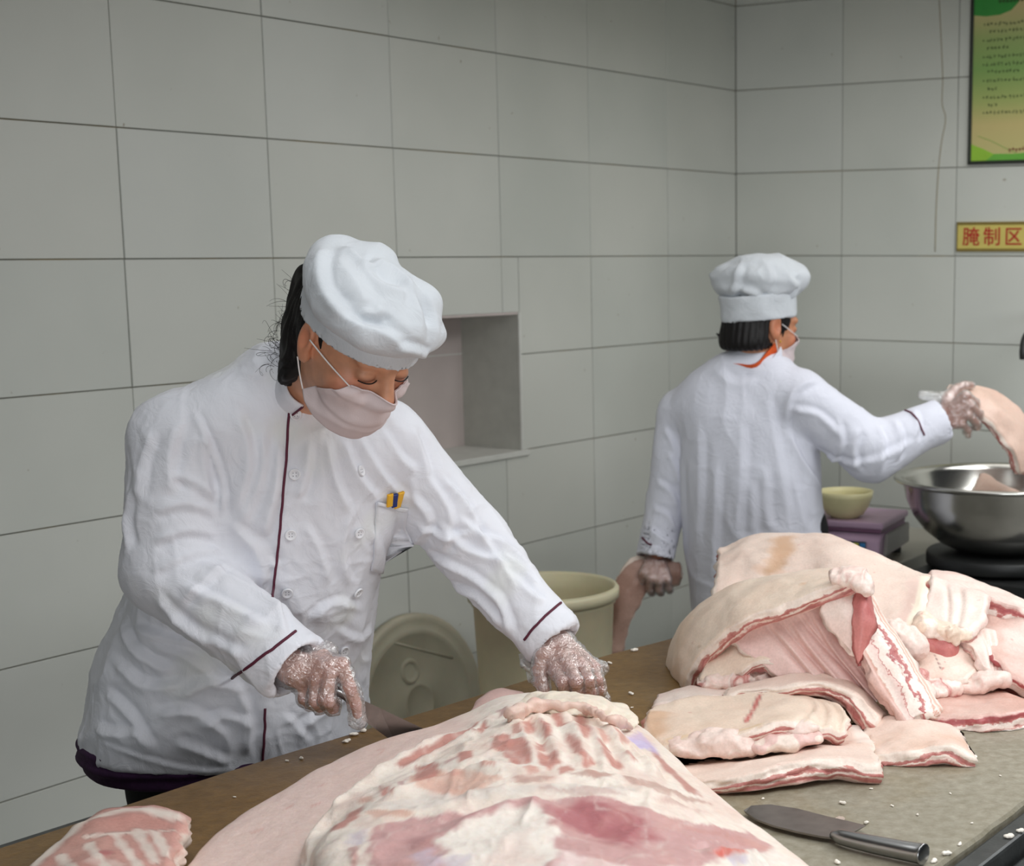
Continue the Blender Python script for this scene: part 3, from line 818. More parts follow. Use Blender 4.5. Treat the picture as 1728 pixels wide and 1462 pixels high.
def glove_material():
    m, nt, b = mat_new('clear_plastic_film'); L = nt.links.new
    nt.nodes.remove(b); out = nt.nodes['Material Output']
    tr = nd(nt, 'ShaderNodeBsdfTransparent'); tr.inputs[0].default_value = (0.97, 0.97, 0.97, 1)
    gl = nd(nt, 'ShaderNodeBsdfGlossy'); gl.inputs['Roughness'].default_value = 0.16; gl.inputs['Color'].default_value = (1, 1, 1, 1)
    df = nd(nt, 'ShaderNodeBsdfDiffuse'); df.inputs['Color'].default_value = (0.85, 0.85, 0.86, 1)
    lw = nd(nt, 'ShaderNodeLayerWeight', i_Blend=0.35)
    geo = nd(nt, 'ShaderNodeNewGeometry')
    n = nd(nt, 'ShaderNodeTexNoise', i_Scale=85.0, i_Detail=3.0, i_Distortion=1.4); L(geo.outputs['Position'], n.inputs['Vector'])
    bp = nd(nt, 'ShaderNodeBump', i_Strength=0.9, i_Distance=0.006); L(n.outputs['Fac'], bp.inputs['Height'])
    for q in (gl, lw): L(bp.outputs['Normal'], q.inputs['Normal'])
    m1 = nd(nt, 'ShaderNodeMixShader'); m1.inputs[0].default_value = 0.14; L(tr.outputs[0], m1.inputs[1]); L(df.outputs[0], m1.inputs[2])
    mr = nd(nt, 'ShaderNodeMapRange'); mr.inputs[3].default_value = 0.16; mr.inputs[4].default_value = 0.75; L(lw.outputs['Facing'], mr.inputs[0])
    m2 = nd(nt, 'ShaderNodeMixShader'); L(mr.outputs[0], m2.inputs[0]); L(m1.outputs[0], m2.inputs[1]); L(gl.outputs[0], m2.inputs[2])
    L(m2.outputs[0], out.inputs['Surface'])
    return m
M_GLOVE = glove_material()

# ------------------------------------------------------------------ builders for clothes and details
def part(name, V, Q, mat, parent, T=None, col=None):
    me = np_mesh(name, V, Q, True, T)
    if col is not None: set_attr(me, 'Col', col)
    return obj(name, me, mat, parent)
def patch_on(S, quad, nu, nv, off, thick, bulge=0.0, rad=7, wav=None):
    """a thin piece lying on a surface; quad = four pixel corners (top left, top right, bottom right, bottom left)"""
    a, b, c, d = [np.array(q, float) for q in quad]
    P = np.zeros((nv, nu, 3)); N = np.zeros((nv, nu, 3))
    for j in range(nv):
        for i in range(nu):
            u, v = i / (nu - 1), j / (nv - 1)
            q = (a * (1 - u) + b * u) * (1 - v) + (d * (1 - u) + c * u) * v
            p, n = S.pick(*q, rad)
            w = off + bulge * math.sin(math.pi * u) * math.sin(math.pi * v) + (wav(u, v) if wav else 0)
            P[j, i] = p + n * w; N[j, i] = n
    return sheet(P, N, thick)
def sheet(P, N, thick):
    nv, nu = P.shape[:2]
    V = np.concatenate([P.reshape(-1, 3), (P - N * thick).reshape(-1, 3)]); n = nu * nv
    Q = []
    idx = lambda j, i: j * nu + i
    for j in range(nv - 1):
        for i in range(nu - 1):
            q = (idx(j, i), idx(j + 1, i), idx(j + 1, i + 1), idx(j, i + 1)); Q.append(q); Q.append(tuple(n + k for k in q[::-1]))
    per = [idx(0, i) for i in range(nu)] + [idx(j, nu - 1) for j in range(1, nv)] + [idx(nv - 1, i) for i in range(nu - 2, -1, -1)] + [idx(j, 0) for j in range(nv - 2, 0, -1)]
    for k in range(len(per)):
        a, b = per[k], per[(k + 1) % len(per)]; Q.append((a, b, n + b, n + a))
    return V, np.array(Q)
def frame_from(n):
    n = np.asarray(n) / np.linalg.norm(n); t = np.cross([0, 0, 1.0], n); t /= np.linalg.norm(t) + 1e-9
    return t, np.cross(n, t), n
def button(S, px, py, parent, r=0.0095):
    p, n = S.pick(px, py, 5); t, b, n = frame_from(n)
    prof = [(0.0, 0.0012), (0.3 * r, 0.0012), (0.55 * r, 0.0012), (0.66 * r, 0.0022), (0.82 * r, 0.0030), (0.95 * r, 0.0026), (r, 0.0012), (r * 0.97, -0.0005)]
    V, Q = [], []; K = 24
    for rr, z in prof:
        for k in range(K):
            a = 2 * math.pi * k / K; V.append(p + n * (z + 0.0012) + rr * (math.cos(a) * t + math.sin(a) * b))
    for j in range(len(prof) - 1):
        for k in range(K): Q.append((j * K + k, j * K + (k + 1) % K, (j + 1) * K + (k + 1) % K, (j + 1) * K + k))
    o = part('button', V, Q, M_BUTTON, parent)
    hv = []
    for sx, sy in ((1, 1), (1, -1), (-1, 1), (-1, -1)):
        c_ = p + n * 0.0026 + 0.24 * r * (sx * t + sy * b)
        hv.append(tube_arrays([c_ - n * 0.0002, c_ + n * 0.0002], 0.0009, 6))
    V2, Q2, T2 = join_arrays(hv)
    part('thread_hole', V2, Q2, M_THREAD, o, T2)
    return o
M_THREAD = simple('grey_thread', srgb(150, 150, 158), 0.8)
def piping(S, pts, parent, r=0.0022, n=40, off=0.001, name='piping', mat=None):
    P, N = S.line(pts, n, off)
    return obj(name, tube_mesh(name, P, r, 6), mat or M_PIPE, parent)
def hand_ops(wr, mcp, fingers, thumb, s=1.0, fore=None):
    """palm and five separate fingers: wrist, four knuckles, three joints a finger, three thumb joints"""
    ops = []; wr = np.array(wr); k = 0.010
    mcp = [np.array(m) for m in mcp]
    cen = np.mean(mcp, 0)
    lat = mcp[0] - mcp[3]; lat /= np.linalg.norm(lat)
    w = [wr + lat * d for d in (0.014, 0.005, -0.005, -0.014)]
    for a, b, rr in zip(w, mcp, (0.0125, 0.0130, 0.0125, 0.0115)): ops.append(('u', Cap(a, b, 0.0145 * s, rr * s), k))
    for m, f, r0 in zip(mcp, fingers, (0.0098, 0.0100, 0.0096, 0.0086)):
        J = [m] + [np.array(q) for q in f]; rr = [r0 * 1.08, r0 * 1.0, r0 * 0.9, r0 * 0.78]
        g = []
        for i in range(len(J) - 1): g.append(('u', Cap(J[i], J[i + 1], rr[i] * s, rr[i + 1] * s), 0.003 if i else 0))
        ops.append(('u', Group(g), 0.0035))
    J = [np.array(q) for q in thumb]; rr = [0.0150, 0.0122, 0.0112, 0.0088]
    for i in range(len(J) - 1): ops.append(('u', Cap(J[i], J[i + 1], rr[i] * s, rr[i + 1] * s), 0.008 if i == 0 else 0.003))
    ops.append(('u', Cap(wr + lat * .006, J[0], 0.015 * s, rr[0] * s), 0.012))
    if fore is not None: ops.append(('u', Cap(wr, fore, 0.024 * s, 0.036 * s, (np.cross(lat, np.array(fore) - wr), 0.78)), 0.012))
    return ops
def frame(yaw, pitch, roll=0.0):
    """columns: her left, forward, up"""
    cy, sy, cp, sp = math.cos(yaw), math.sin(yaw), math.cos(pitch), math.sin(pitch)
    fw0 = np.array([sy, -cy, 0]); left = np.array([cy, sy, 0]); up0 = np.array([0, 0, 1.0])
    fw = fw0 * cp - up0 * sp; up = up0 * cp + fw0 * sp
    cr_, sr_ = math.cos(roll), math.sin(roll)
    l2 = left * cr_ + up * sr_; u2 = up * cr_ - left * sr_
    return np.stack([l2, fw, u2], 1)
def head_ops(C, R, s=1.0, nose=True):
    L = lambda x, y, z: C + R @ (np.array([x, y, z]) * s)
    E = lambda c, r: Ell(L(*c), np.array(r) * s, R)
    ops = [('u', E((0, -0.012, 0.030), (0.074, 0.096, 0.090)), 0),
           ('u', E((0, 0.022, -0.030), (0.064, 0.073, 0.085)), 0.02),
           ('u', E((0, 0.050, -0.092), (0.040, 0.042, 0.030)), 0.03),
           ('u', E((-0.040, 0.055, -0.030), (0.026, 0.026, 0.026)), 0.02), ('u', E((0.040, 0.055, -0.030), (0.026, 0.026, 0.026)), 0.02),
           ('u', E((0, 0.080, 0.024), (0.055, 0.020, 0.016)), 0.02),                    # brow
           ('s', E((-0.033, 0.103, 0.000), (0.022, 0.013, 0.010)), 0.012), ('s', E((0.033, 0.103, 0.000), (0.022, 0.013, 0.010)), 0.012),
           ('u', E((-0.032, 0.081, 0.000), (0.0165, 0.0135, 0.0115)), 0.004), ('u', E((0.032, 0.081, 0.000), (0.0165, 0.0135, 0.0115)), 0.004),
           ('u', Cap(L(0, 0.092, 0.010), L(0, 0.112, -0.036), 0.008 * s, 0.0125 * s), 0.014),
           ('u', E((-0.012, 0.100, -0.040), (0.010, 0.011, 0.008)), 0.006), ('u', E((0.012, 0.100, -0.040), (0.010, 0.011, 0.008)), 0.006),
           ('u', E((0, 0.090, -0.072), (0.024, 0.012, 0.008)), 0.008), ('u', E((0, 0.088, -0.082), (0.020, 0.011, 0.007)), 0.005)]
    for sx in (-1, 1):
        a = sx * 0.078
        ear = [('u', Ell(L(a, -0.012, 0.004), np.array((0.010, 0.019, 0.031)) * s, R @ np.array([[1, 0.25 * sx, 0], [-0.25 * sx, 1, 0], [0, 0, 1]])), 0),
               ('u', E((a * 0.97, -0.006, -0.024), (0.008, 0.010, 0.012)), 0.008),
               ('s', E((a + sx * 0.010, -0.008, 0.006), (0.009, 0.010, 0.018)), 0.004)]
        ops.append(('u', Group(ear), 0.006))
    return ops
SKIN_HEAD = np.array(srgb(205, 150, 118)); SKIN_HAND = np.array(srgb(202, 146, 124))
def paint_head(V, C, R, base, s=1.0):
    q = (V - C) @ R / s
    col = np.tile(base, (len(V), 1))
    def blob(c, r, colr, a):
        d = np.linalg.norm((q - np.array(c)) / np.array(r), axis=1); w = a * np.clip(1.4 - d, 0, 1)[:, None]
        col[:] = col * (1 - w) + np.array(colr) * w
    for sx in (-1, 1):
        blob((sx * 0.045, 0.07, -0.03), (0.03, 0.03, 0.025), srgb(212, 128, 104), 0.6)
        blob((sx * 0.08, -0.012, 0.002), (0.02, 0.02, 0.03), srgb(200, 122, 92), 0.6)
        blob((sx * 0.032, 0.092, -0.004), (0.018, 0.014, 0.006), srgb(120, 72, 56), 0.7)
    blob((0, 0.115, -0.038), (0.014, 0.014, 0.014), srgb(212, 128, 104), 0.5)
    blob((0, 0.1, -0.076), (0.022, 0.02, 0.008), srgb(176, 84, 80), 0.8)
    return col
# ================================================================== the woman cutting meat
class Local:
    """a solid given in a tilted frame"""
    def __init__(s, prim, C, R):
        s.p, s.C, s.R = prim, np.asarray(C, float), R
        s.c = s.C + R @ prim.c; s.r = prim.r
    def __call__(s, P): return s.p((P - s.C) @ s.R)
def X(px, y, z): return (px - CX) / F * (y * _c - (z - ZC) * _s)
def rows_from(t):  # (z, px of the centre, y, half width, half depth)
    return [(z, X(px, y, z), y, a, b) for z, px, y, a, b in t]
def cut_sleeve(S, E, Wp, rs, re, rw, cuff=0.062, thick=0.0035, flat=None, tilt=None):
    d = Wp - E; L = np.linalg.norm(d); d = d / L
    n = d if tilt is None else (d + np.array(tilt)) / np.linalg.norm(d + np.array(tilt))
    up = [('u', Cap(S, E, rs, re), 0.0), ('u', Cap(E, Wp + d * 0.05, re, rw), 0.02), ('u', Cap(Wp - d * cuff, Wp + d * 0.05, rw + 0.0035, rw + 0.0035), 0.002)]
    up.append(('i', Half(Wp, n), 0.0008))
    up.append(('s', Cap(Wp - d * 0.07, Wp + d * 0.08, rw - thick, rw - thick + .002), 0.002))
    return Group(up)
def make_mask(P, HC, HR, hl, tk, label):
    hops = head_ops(HC, HR)
    nu, nv = 60, 46; MP = np.zeros((nv, nu, 3)); MN = np.zeros((nv, nu, 3))
    pts = []; dirs = []
    for j in range(nv):
        v = j / (nv - 1)
        for i in range(nu):
            s_ = -1 + 2 * i / (nu - 1)
            ph = math.radians(s_ * (33 + 50 * v)); zt = -0.025 + 0.008 * abs(s_); zb = -0.122 + 0.046 * s_ * s_
            z = zt + (zb - zt) * v; zz = max(z, -0.098 + 0.012 * abs(s_))
            pts.append((0, 0.0, zz, z)); dirs.append((math.sin(ph), math.cos(ph), 0))
    pts = np.array(pts); dirs = np.array(dirs)
    o3 = HC + pts[:, :3] @ HR.T; d3 = dirs @ HR.T
    tt = np.full(len(o3), 0.20)
    for _ in range(40): tt -= 0.8 * sdf_eval(hops, o3 + d3 * tt[:, None])
    s_all = np.tile(np.linspace(-1, 1, nu), nv); v_all = np.repeat(np.linspace(0, 1, nv), nu)
    floor_ = 0.085 - 0.012 * s_all ** 2 * 2 + 0.018 * np.exp(-(s_all / .35) ** 2) * (1 - v_all)   # stretched cloth bridges the hollows
    tt = np.maximum(tt + 0.006, floor_ + 0.012 * np.cos(s_all * 1.4))
    t2 = tt.reshape(nv, nu)
    for _ in range(12):
        p_ = np.pad(t2, 1, 'edge'); t2 = np.maximum((p_[:-2, 1:-1] + p_[2:, 1:-1] + p_[1:-1, :-2] + p_[1:-1, 2:]) / 4, t2 - .0012)
    tt = t2.ravel()
    drop = pts[:, 3] - pts[:, 2]
    tt = tt + drop * 0.55
    saw = (v_all * (3.1 - 0.5 * np.abs(s_all)) + 0.25 * s_all * s_all + 0.12 * vnoise(np.c_[s_all * 2.5, v_all * 1.5, v_all * 0], 1.0, 6)) % 1.0
    tt = tt + 0.0042 * np.where(saw < .82, saw / .82, (1 - saw) / .18) * (0.4 + 0.8 * np.abs(s_all)) * np.clip(v_all * 6, 0, 1) + 0.002 * fbm(np.c_[s_all * 2, v_all * 2, v_all * 0], 2.2, 5, 2)
    MPp = o3 + d3 * tt[:, None] + np.outer(drop, HR[:, 2])
    MP = MPp.reshape(nv, nu, 3); MN = d3.reshape(nv, nu, 3)
    v, q = sheet(MP, MN, 0.002); mk = part('face_mask', v, q, M_MASK, P); tag(mk, label)
    obj('mask_edge', tube_mesh('mask_edge', MP[0] + MN[0] * .001, 0.0014, 6), M_MASK, mk)
    for i, sx in ((0, -1), (nu - 1, 1)):
        e_t = hl(sx * 0.078, 0.004, 0.012); e_b = hl(sx * 0.076, -0.012, -0.030); sd_ = HR[:, 0] * sx
        obj('ear_loop', tube_mesh('ear_loop', cr(np.array([MP[1, i], (MP[1, i] + e_t) / 2 + sd_ * .006, e_t + sd_ * .008]), 16), 0.0012, 6), M_CORD, mk)
        obj('ear_loop', tube_mesh('ear_loop', cr(np.array([MP[-2, i], (MP[-2, i] + e_b) / 2 + sd_ * .004, e_b + sd_ * .006]), 16), 0.0012, 6), M_CORD, mk)
def build_front():
    P = root('person', 'woman in white cook jacket and puffed cap cutting the carcass with a knife', 'person')
    HC = at(594, 578, 2.47); HR = frame(math.radians(53), math.radians(33))
    hl = lambda x, y, z: HC + HR @ np.array([x, y, z])
    TA = math.radians(32)
    T = [(0.703, 380, 2.72, 0.236, 0.175), (0.85, 398, 2.715, 0.228, 0.168), (0.97, 425, 2.70, 0.208, 0.158), (1.10, 468, 2.68, 0.196, 0.146),
         (1.20, 492, 2.66, 0.188, 0.128), (1.27, 495, 2.645, 0.180, 0.105), (1.33, 497, 2.63, 0.135, 0.085), (1.385, 492, 2.615, 0.085, 0.072), (1.41, 490, 2.61, 0.05, 0.05)]
    # ---- arms
    SR, ER, WR = at(302, 742, 2.55), at(290, 962, 2.52), at(500, 1130, 2.43)
    SL, EL, WL = at(655, 752, 2.73), at(798, 922, 2.775), at(936, 1084, 2.70)
    # ---- body: one continuous figure
    neck0 = np.array([X(498, 2.62, 1.33), 2.62, 1.33])
    ops = head_ops(HC, HR)
    ops += [('u', Cap(hl(0, -0.02, -0.055), neck0, 0.052, 0.056), 0.02)]
    ch = np.array([X(485, 2.66, 1.2), 2.66, 1.2]); pe = np.array([X(390, 2.74, 0.86), 2.74, 0.86])
    ops += [('u', Cap(neck0, ch, 0.056, 0.10), 0.03), ('u', Cap(ch, pe, 0.10, 0.125), 0.03)]
    for s_, e_, w_ in ((SR, ER, WR), (SL, EL, WL)):
        ops += [('u', Cap(ch + (s_ - ch) * .3, s_, 0.07, 0.048), 0.02), ('u', Cap(s_, e_, 0.046, 0.036), 0.01), ('u', Cap(e_, w_, 0.036, 0.026), 0.01)]
    lat = np.array([math.cos(TA), math.sin(TA), 0]); fwd = np.array([math.sin(TA), -math.cos(TA), 0])
    feet = []
    for sx in (-1, 1):
        hip = pe + lat * 0.085 * sx - np.array([0, 0, .04]); kn = hip + lat * .01 * sx + fwd * .02 + np.array([0, 0, -.38]); an = kn - fwd * .03 + np.array([0, 0, -.35]); an[2] = 0.08
        ops += [('u', Cap(hip, kn, 0.078, 0.052), 0.02), ('u', Cap(kn, an, 0.05, 0.036), 0.01), ('u', Cap(an - [0, 0, .035], an + fwd * .13 - [0, 0, .05], .036, .026), .01)]
        feet.append((hip, kn, an))
    # right hand closed round the knife handle
    r_mcp = [at(576, 1122, 2.425), at(556, 1132, 2.415), at(534, 1144, 2.415), at(513, 1154, 2.425)]
    r_f = [[at(590, 1160, 2.415), at(600, 1188, 2.422), at(603, 1206, 2.43)],
           [at(552, 1182, 2.400), at(562, 1196, 2.425), at(566, 1182, 2.445)],
           [at(531, 1184, 2.405), at(540, 1194, 2.43), at(548, 1180, 2.45)],
           [at(512, 1180, 2.42), at(521, 1188, 2.44), at(530, 1176, 2.455)]]
    r_t = [at(540, 1112, 2.46), at(575, 1140, 2.475), at(592, 1165, 2.47), at(600, 1180, 2.462)]
    rh = hand_ops(WR, r_mcp, r_f, r_t)
    # left hand pressing on the meat, fingers curled over its edge
    l_mcp = [at(940, 1135, 2.640), at(962, 1128, 2.635), at(985, 1126, 2.645), at(1003, 1128, 2.665)]
    l_f = [[at(950, 1153, 2.610), at(954, 1171, 2.620), at(956, 1179, 2.640)],
           [at(972, 1151, 2.605), at(976, 1171, 2.615), at(978, 1181, 2.635)],
           [at(993, 1149, 2.615), at(997, 1168, 2.623), at(998, 1179, 2.645)],
           [at(1009, 1149, 2.640), at(1012, 1165, 2.645), at(1012, 1175, 2.665)]]
    l_t = [at(920, 1103, 2.670), at(911, 1131, 2.655), at(914, 1153, 2.640), at(920, 1169, 2.630)]
    lh = hand_ops(WL, l_mcp, l_f, l_t)
    ops += rh + lh
    V, Q = sdf_mesh(ops, 0.0034)
    V = relax(V, Q, 1, 0.3)
    col = np.tile(SKIN_HAND, (len(V), 1))
    hd = np.linalg.norm(V - HC, axis=1) < 0.24
    ch_ = paint_head(V[hd], HC, HR, SKIN_HEAD); col[hd] = ch_
    for m in r_mcp + l_mcp + [q for f in r_f + l_f for q in f]:
        w = np.clip(1.5 - np.linalg.norm(V - m, axis=1) / 0.011, 0, 1)[:, None] * 0.55
        col = col * (1 - w) + np.array(srgb(208, 112, 92)) * w
    part('body', V, Q, M_SKIN, P, col=col)
    # ---- jacket
    hemo = np.array([X(380, 2.72, .705), 2.72, 0.708])
    jops = [('u', Loft(rows_from([(0.66, 378, 2.72, 0.238, 0.177)] + T), TA, 2.3), 0.0), ('i', Half(hemo, -(np.array([0, 0, 1.0]) + 0.065 * lat + 0.05 * fwd)), 0.004),
            ('u', Cap(SR + [0.06, .02, 0.02], SR + [.015, 0, .012], 0.075, 0.066), 0.04), ('u', Cap(SL - [0.06, .0, -0.01], SL - [.01, 0, 0], 0.075, 0.066), 0.04),
            ('u', cut_sleeve(SR, ER, WR, 0.076, 0.072, 0.051), 0.016),
            ('u', cut_sleeve(SL, EL, WL, 0.070, 0.064, 0.046), 0.016)]
    V, Q = sdf_mesh(jops, 0.0042)
    V = relax(V, Q, 1, 0.4); N = normals(V, Q); S = Surf(V, Q, N)
    st = []
    def fo(w, a, *lines):
        for l in lines: st.append((l, w * 0.72, a * 1.15))
    # right sleeve
    fo(0.011, 0.0045, [(372, 872), (318, 850), (252, 866)], [(374, 908), (318, 894), (250, 918)], [(378, 932), (322, 936), (252, 968)], [(388, 948), (345, 980), (300, 1026)], [(365, 845), (330, 815), (290, 800)])
    fo(0.012, 0.006, [(300, 985), (380, 1022), (455, 1062)], [(335, 952), (410, 985), (488, 1052)], [(280, 1030), (350, 1076), (425, 1112)], [(260, 1000), (310, 1050), (370, 1100)], [(440, 1000), (470, 1040), (478, 1080)])
    fo(0.014, 0.005, [(258, 720), (240, 790), (236, 850)], [(302, 700), (284, 780), (292, 840)], [(340, 725), (342, 790), (360, 850)], [(225, 820), (218, 880), (222, 940)])
    fo(0.007, 0.006, [(322, 685), (352, 750), (378, 830), (372, 880)])
    # chest and front, her right side
    fo(0.013, 0.006, [(395, 690), (420, 770), (395, 870)], [(440, 720), (440, 800), (400, 900)], [(470, 730), (462, 830), (440, 920)], [(385, 880), (430, 930), (452, 1000)], [(420, 900), (450, 940), (465, 960)])
    # chest, her left side
    fo(0.013, 0.0065, [(548, 735), (560, 800), (590, 870)], [(600, 735), (640, 800), (690, 850)], [(575, 740), (600, 800), (640, 850)], [(520, 740), (515, 790), (500, 850)], [(640, 720), (670, 770), (705, 800)], [(690, 720), (712, 770), (722, 820)])
    fo(0.012, 0.005, [(510, 880), (538, 930), (556, 990)], [(592, 860), (576, 930), (590, 1000)], [(520, 1050), (560, 1018), (612, 1030)], [(620, 880), (640, 940), (640, 1000)], [(560, 1060), (600, 1080), (626, 1060)],
       [(540, 1100), (580, 1150), (610, 1180)], [(505, 1230), (550, 1200), (600, 1160)], [(470, 1200), (500, 1230), (520, 1260)])
    # skirt of the jacket, her right side
    fo(0.013, 0.0075, [(205, 1040), (230, 1100), (300, 1140)], [(190, 1110), (250, 1160), (330, 1150)], [(250, 1090), (320, 1110), (380, 1170)], [(300, 1180), (350, 1150), (420, 1170)], [(260, 1210), (320, 1200), (390, 1250)],
       [(330, 1230), (380, 1210), (430, 1230)], [(180, 1170), (220, 1210), (260, 1270)], [(400, 1160), (420, 1220), (415, 1280)], [(290, 1250), (340, 1270), (390, 1290)], [(230, 1060), (280, 1080), (330, 1090)], [(165, 1230), (200, 1240), (250, 1235)])
    # left sleeve
    fo(0.011, 0.0075, [(690, 830), (725, 880), (690, 930)], [(715, 800), (760, 870), (745, 940)], [(735, 880), (790, 930), (870, 960)], [(720, 930), (790, 970), (850, 1020)], [(770, 870), (830, 930), (880, 1010)],
       [(800, 900), (850, 920), (900, 960)], [(830, 990), (850, 1030), (870, 1070)], [(860, 960), (890, 1000), (920, 1020)], [(760, 980), (810, 1010), (860, 1060)])
    fo(0.009, 0.006, [(740, 800), (790, 860), (820, 930)], [(840, 930), (880, 960), (905, 990)], [(700, 880), (750, 905), (800, 900)])
    # hem roll
    fo(0.006, 0.004, [(152, 1232), (240, 1278), (330, 1300), (400, 1296)])
    D = folds(V, N, S, st)
    D += 0.0022 * fbm(V * np.array([1, 1, 0.7]), 17, 5, 2) + (0.0020 + 0.0042 * np.clip((1.1 - V[:, 2]) / 0.25, 0, 1)) * ridged(V * np.array([1, 1, 0.7]), 8.5, 21) + 0.0018 * ridged(V * np.array([1.3, 1, 0.8]), 19, 33)
    D *= np.clip((V[:, 2] - 0.69) / 0.03, 0.1, 1)
    V2 = V + N * D[:, None]
    jk = part('jacket', V2, Q, M_WHITE, P); tag(jk, 'white double-breasted cook jacket with maroon piping')
    S2 = Surf(V2, Q)
    piping(S2, [(503, 680), (488, 692), (484, 760), (478, 830), (472, 900), (465, 960), (460, 1008)], jk, n=60)
    piping(S2, [(447, 1196), (447, 1225), (443, 1284)], jk)
    piping(S2, [(499, 1066), (450, 1103), (391, 1146)], jk, 0.0024)
    piping(S2, [(946, 1018), (914, 1046), (885, 1080)], jk, 0.0024)
    for px, py in ((499, 700), (497, 801), (490, 903), (484, 1001), (608, 795), (606, 900), (604, 1000), (581, 1100)): button(S2, px, py, jk)
    # breast pocket with a hem band
    v, q = patch_on(S2, [(634, 848), (690, 858), (676, 975), (628, 965)], 12, 16, 0.004, 0.004, rad=12); pk = part('pocket', v, q, M_WHITE, jk)
    v, q = patch_on(S2, [(634, 846), (691, 857), (689, 863), (633, 852)], 12, 4, 0.0062, 0.003, rad=12); part('pocket_hem', v, q, M_WHITE, pk)
    # stand collar with maroon edge
    ax = hl(0, -0.03, -0.07) - neck0; ax /= np.linalg.norm(ax)
    c0 = neck0 + ax * 0.006 + np.array([0.014, 0.0, 0.0])
    fd = fwd - ax * (fwd @ ax); fd /= np.linalg.norm(fd); sd = np.cross(ax, fd)
    nu, nv = 40, 6; CP = np.zeros((nv, nu, 3)); CN = np.zeros((nv, nu, 3))
    for i in range(nu):
        a = math.radians(28 + (332 - 28) * i / (nu - 1)); dirv = fd * math.cos(a) + sd * math.sin(a)
        for j in range(nv):
            h = 0.086 * (1 - j / (nv - 1)); CP[j, i] = c0 + ax * (h + .004) + dirv * (0.072 - 0.07 * h + 0.003 * math.sin(a * 5)); CN[j, i] = dirv
    v, q = sheet(CP, CN, 0.004); cl = part('collar', v, q, M_WHITE, jk)
    obj('piping', tube_mesh('piping', CP[:, -1], 0.002, 6), M_PIPE, cl); obj('piping', tube_mesh('piping', CP[:, 0], 0.002, 6), M_PIPE, cl)
    tip = CP[-1, -1]
    # ---- jumper showing under the hem, trousers, shoes
    hx, hy = X(378, 2.72, .725), 2.72
    rows = [(0.676, hx - .004, hy + .004, 0.220, 0.165), (0.70, hx - .006, hy + .004, 0.237, 0.178), (0.735, hx - .006, hy + .004, 0.235, 0.176), (0.80, hx, hy, 0.20, 0.14)]
    V, Q = sdf_mesh([('u', Loft(rows, TA, 2.2), 0)], 0.006); N = normals(V, Q); V = V + N * (0.003 * np.sin(V[:, 2:3] * 260) + 0.004 * vnoise(V, 14, 2)[:, None])
    part('jumper_hem', V, Q, M_PURPLE, P)
    t = []
    for hip, kn, an in feet: t += [('u', Cap(hip + [0, 0, .02], kn, 0.118, 0.078), 0.03), ('u', Cap(kn, an - [0, 0, .02], 0.078, 0.062), 0.01)]
    V, Q = sdf_mesh(t, 0.010); V = V + normals(V, Q) * (0.005 * fbm(V, 9, 4, 2))[:, None]
    part('trousers', V, Q, M_TROUSER, P)
    for hip, kn, an in feet:
        V, Q = sdf_mesh([('u', Cap(an - [0, 0, .03], an + fwd * .14 - [0, 0, .042], .048, .036), 0), ('u', Cap(an, an - [0, 0, .03], .046, .048), .01)], 0.006); V[:, 2] = np.maximum(V[:, 2], 0.001)
        part('shoe', V, Q, M_SHOE, P)
    # ---- hair
    E = lambda c, r: Ell(hl(*c), np.array(r), HR)
    V, Q = sdf_mesh([('u', E((0, -0.018, 0.030), (0.0772, 0.0940, 0.091)), 0), ('u', Cap(hl(-.02, -0.070, -0.03), hl(-.035, -0.045, -0.095), 0.040, 0.030), 0.02), ('u', Cap(hl(0, -0.095, 0.01), hl(0, -0.070, -0.085), 0.046, 0.034), 0.03), ('u', E((-.01, -0.105, 0.045), (0.035, 0.03, 0.03)), 0.02),
                     ('s', E((-0.082, -0.012, -0.012), (0.03, 0.024, 0.042)), 0.006), ('s', E((0.082, -0.012, -0.012), (0.03, 0.024, 0.042)), 0.006),
                     ('i', Half(hl(0, 0.020, 0.0), HR @ np.array([0, 1.0, -0.62])), 0.01)], 0.004)
    N = normals(V, Q); q_ = (V - HC) @ HR; ang = np.arctan2(q_[:, 0], -q_[:, 1])
    V = V + N * (0.0018 * np.sin(ang * 42 + 5 * vnoise(V, 30, 1)))[:, None]
    hair = part('hair', V, Q, M_HAIR, P)
    tb = []; rr = random.Random(3)
    for k in range(330):
        a = rr.uniform(-0.055, 0.04); b0 = rr.uniform(-0.11, 0.04)
        p = np.array([a, -0.105 + rr.uniform(-.01, .02), b0]); pts = [hl(*p)]
        d = np.array([rr.uniform(-.4, .3), -1, rr.uniform(-.9, .6)]); d /= np.linalg.norm(d); curl = rr.uniform(-2.6, 2.6); cax = np.array([rr.uniform(-1, 1), rr.uniform(-.5, .5), rr.uniform(-1, 1)]); cax /= np.linalg.norm(cax)
        n_ = rr.randint(6, 10); L = rr.uniform(0.014, 0.052) / n_
        for i in range(n_):
            d = d + np.cross(cax, d) * curl * 0.35 + np.array([0, 0, -.03]); d /= np.linalg.norm(d); p = p + d * L; pts.append(hl(*p))
        tb.append(tube_arrays(cr(np.array(pts), 12), np.linspace(0.00042, 0.00018, 12), 3, False))
    v, q, t = join_arrays(tb); st_ = part('loose_strands', v, q, M_HAIR, hair); tag(st_, kind='stuff')
    # ---- cap: band and puffed top
    from_band = Local(Loft([(0.024, 0, 0.003, 0.0845, 0.1085), (0.05, 0, 0.003, 0.0850, 0.109), (0.085, 0, 0.002, 0.085, 0.109)], 0.0, 2.0), HC, HR)
    V, Q = sdf_mesh([('u', from_band, 0), ('s', Local(Loft([(-0.02, 0, 0.003, 0.079, 0.103), (0.034, 0, 0.003, 0.080, 0.104)], 0, 2.0), HC, HR), 0.002)], 0.0035)
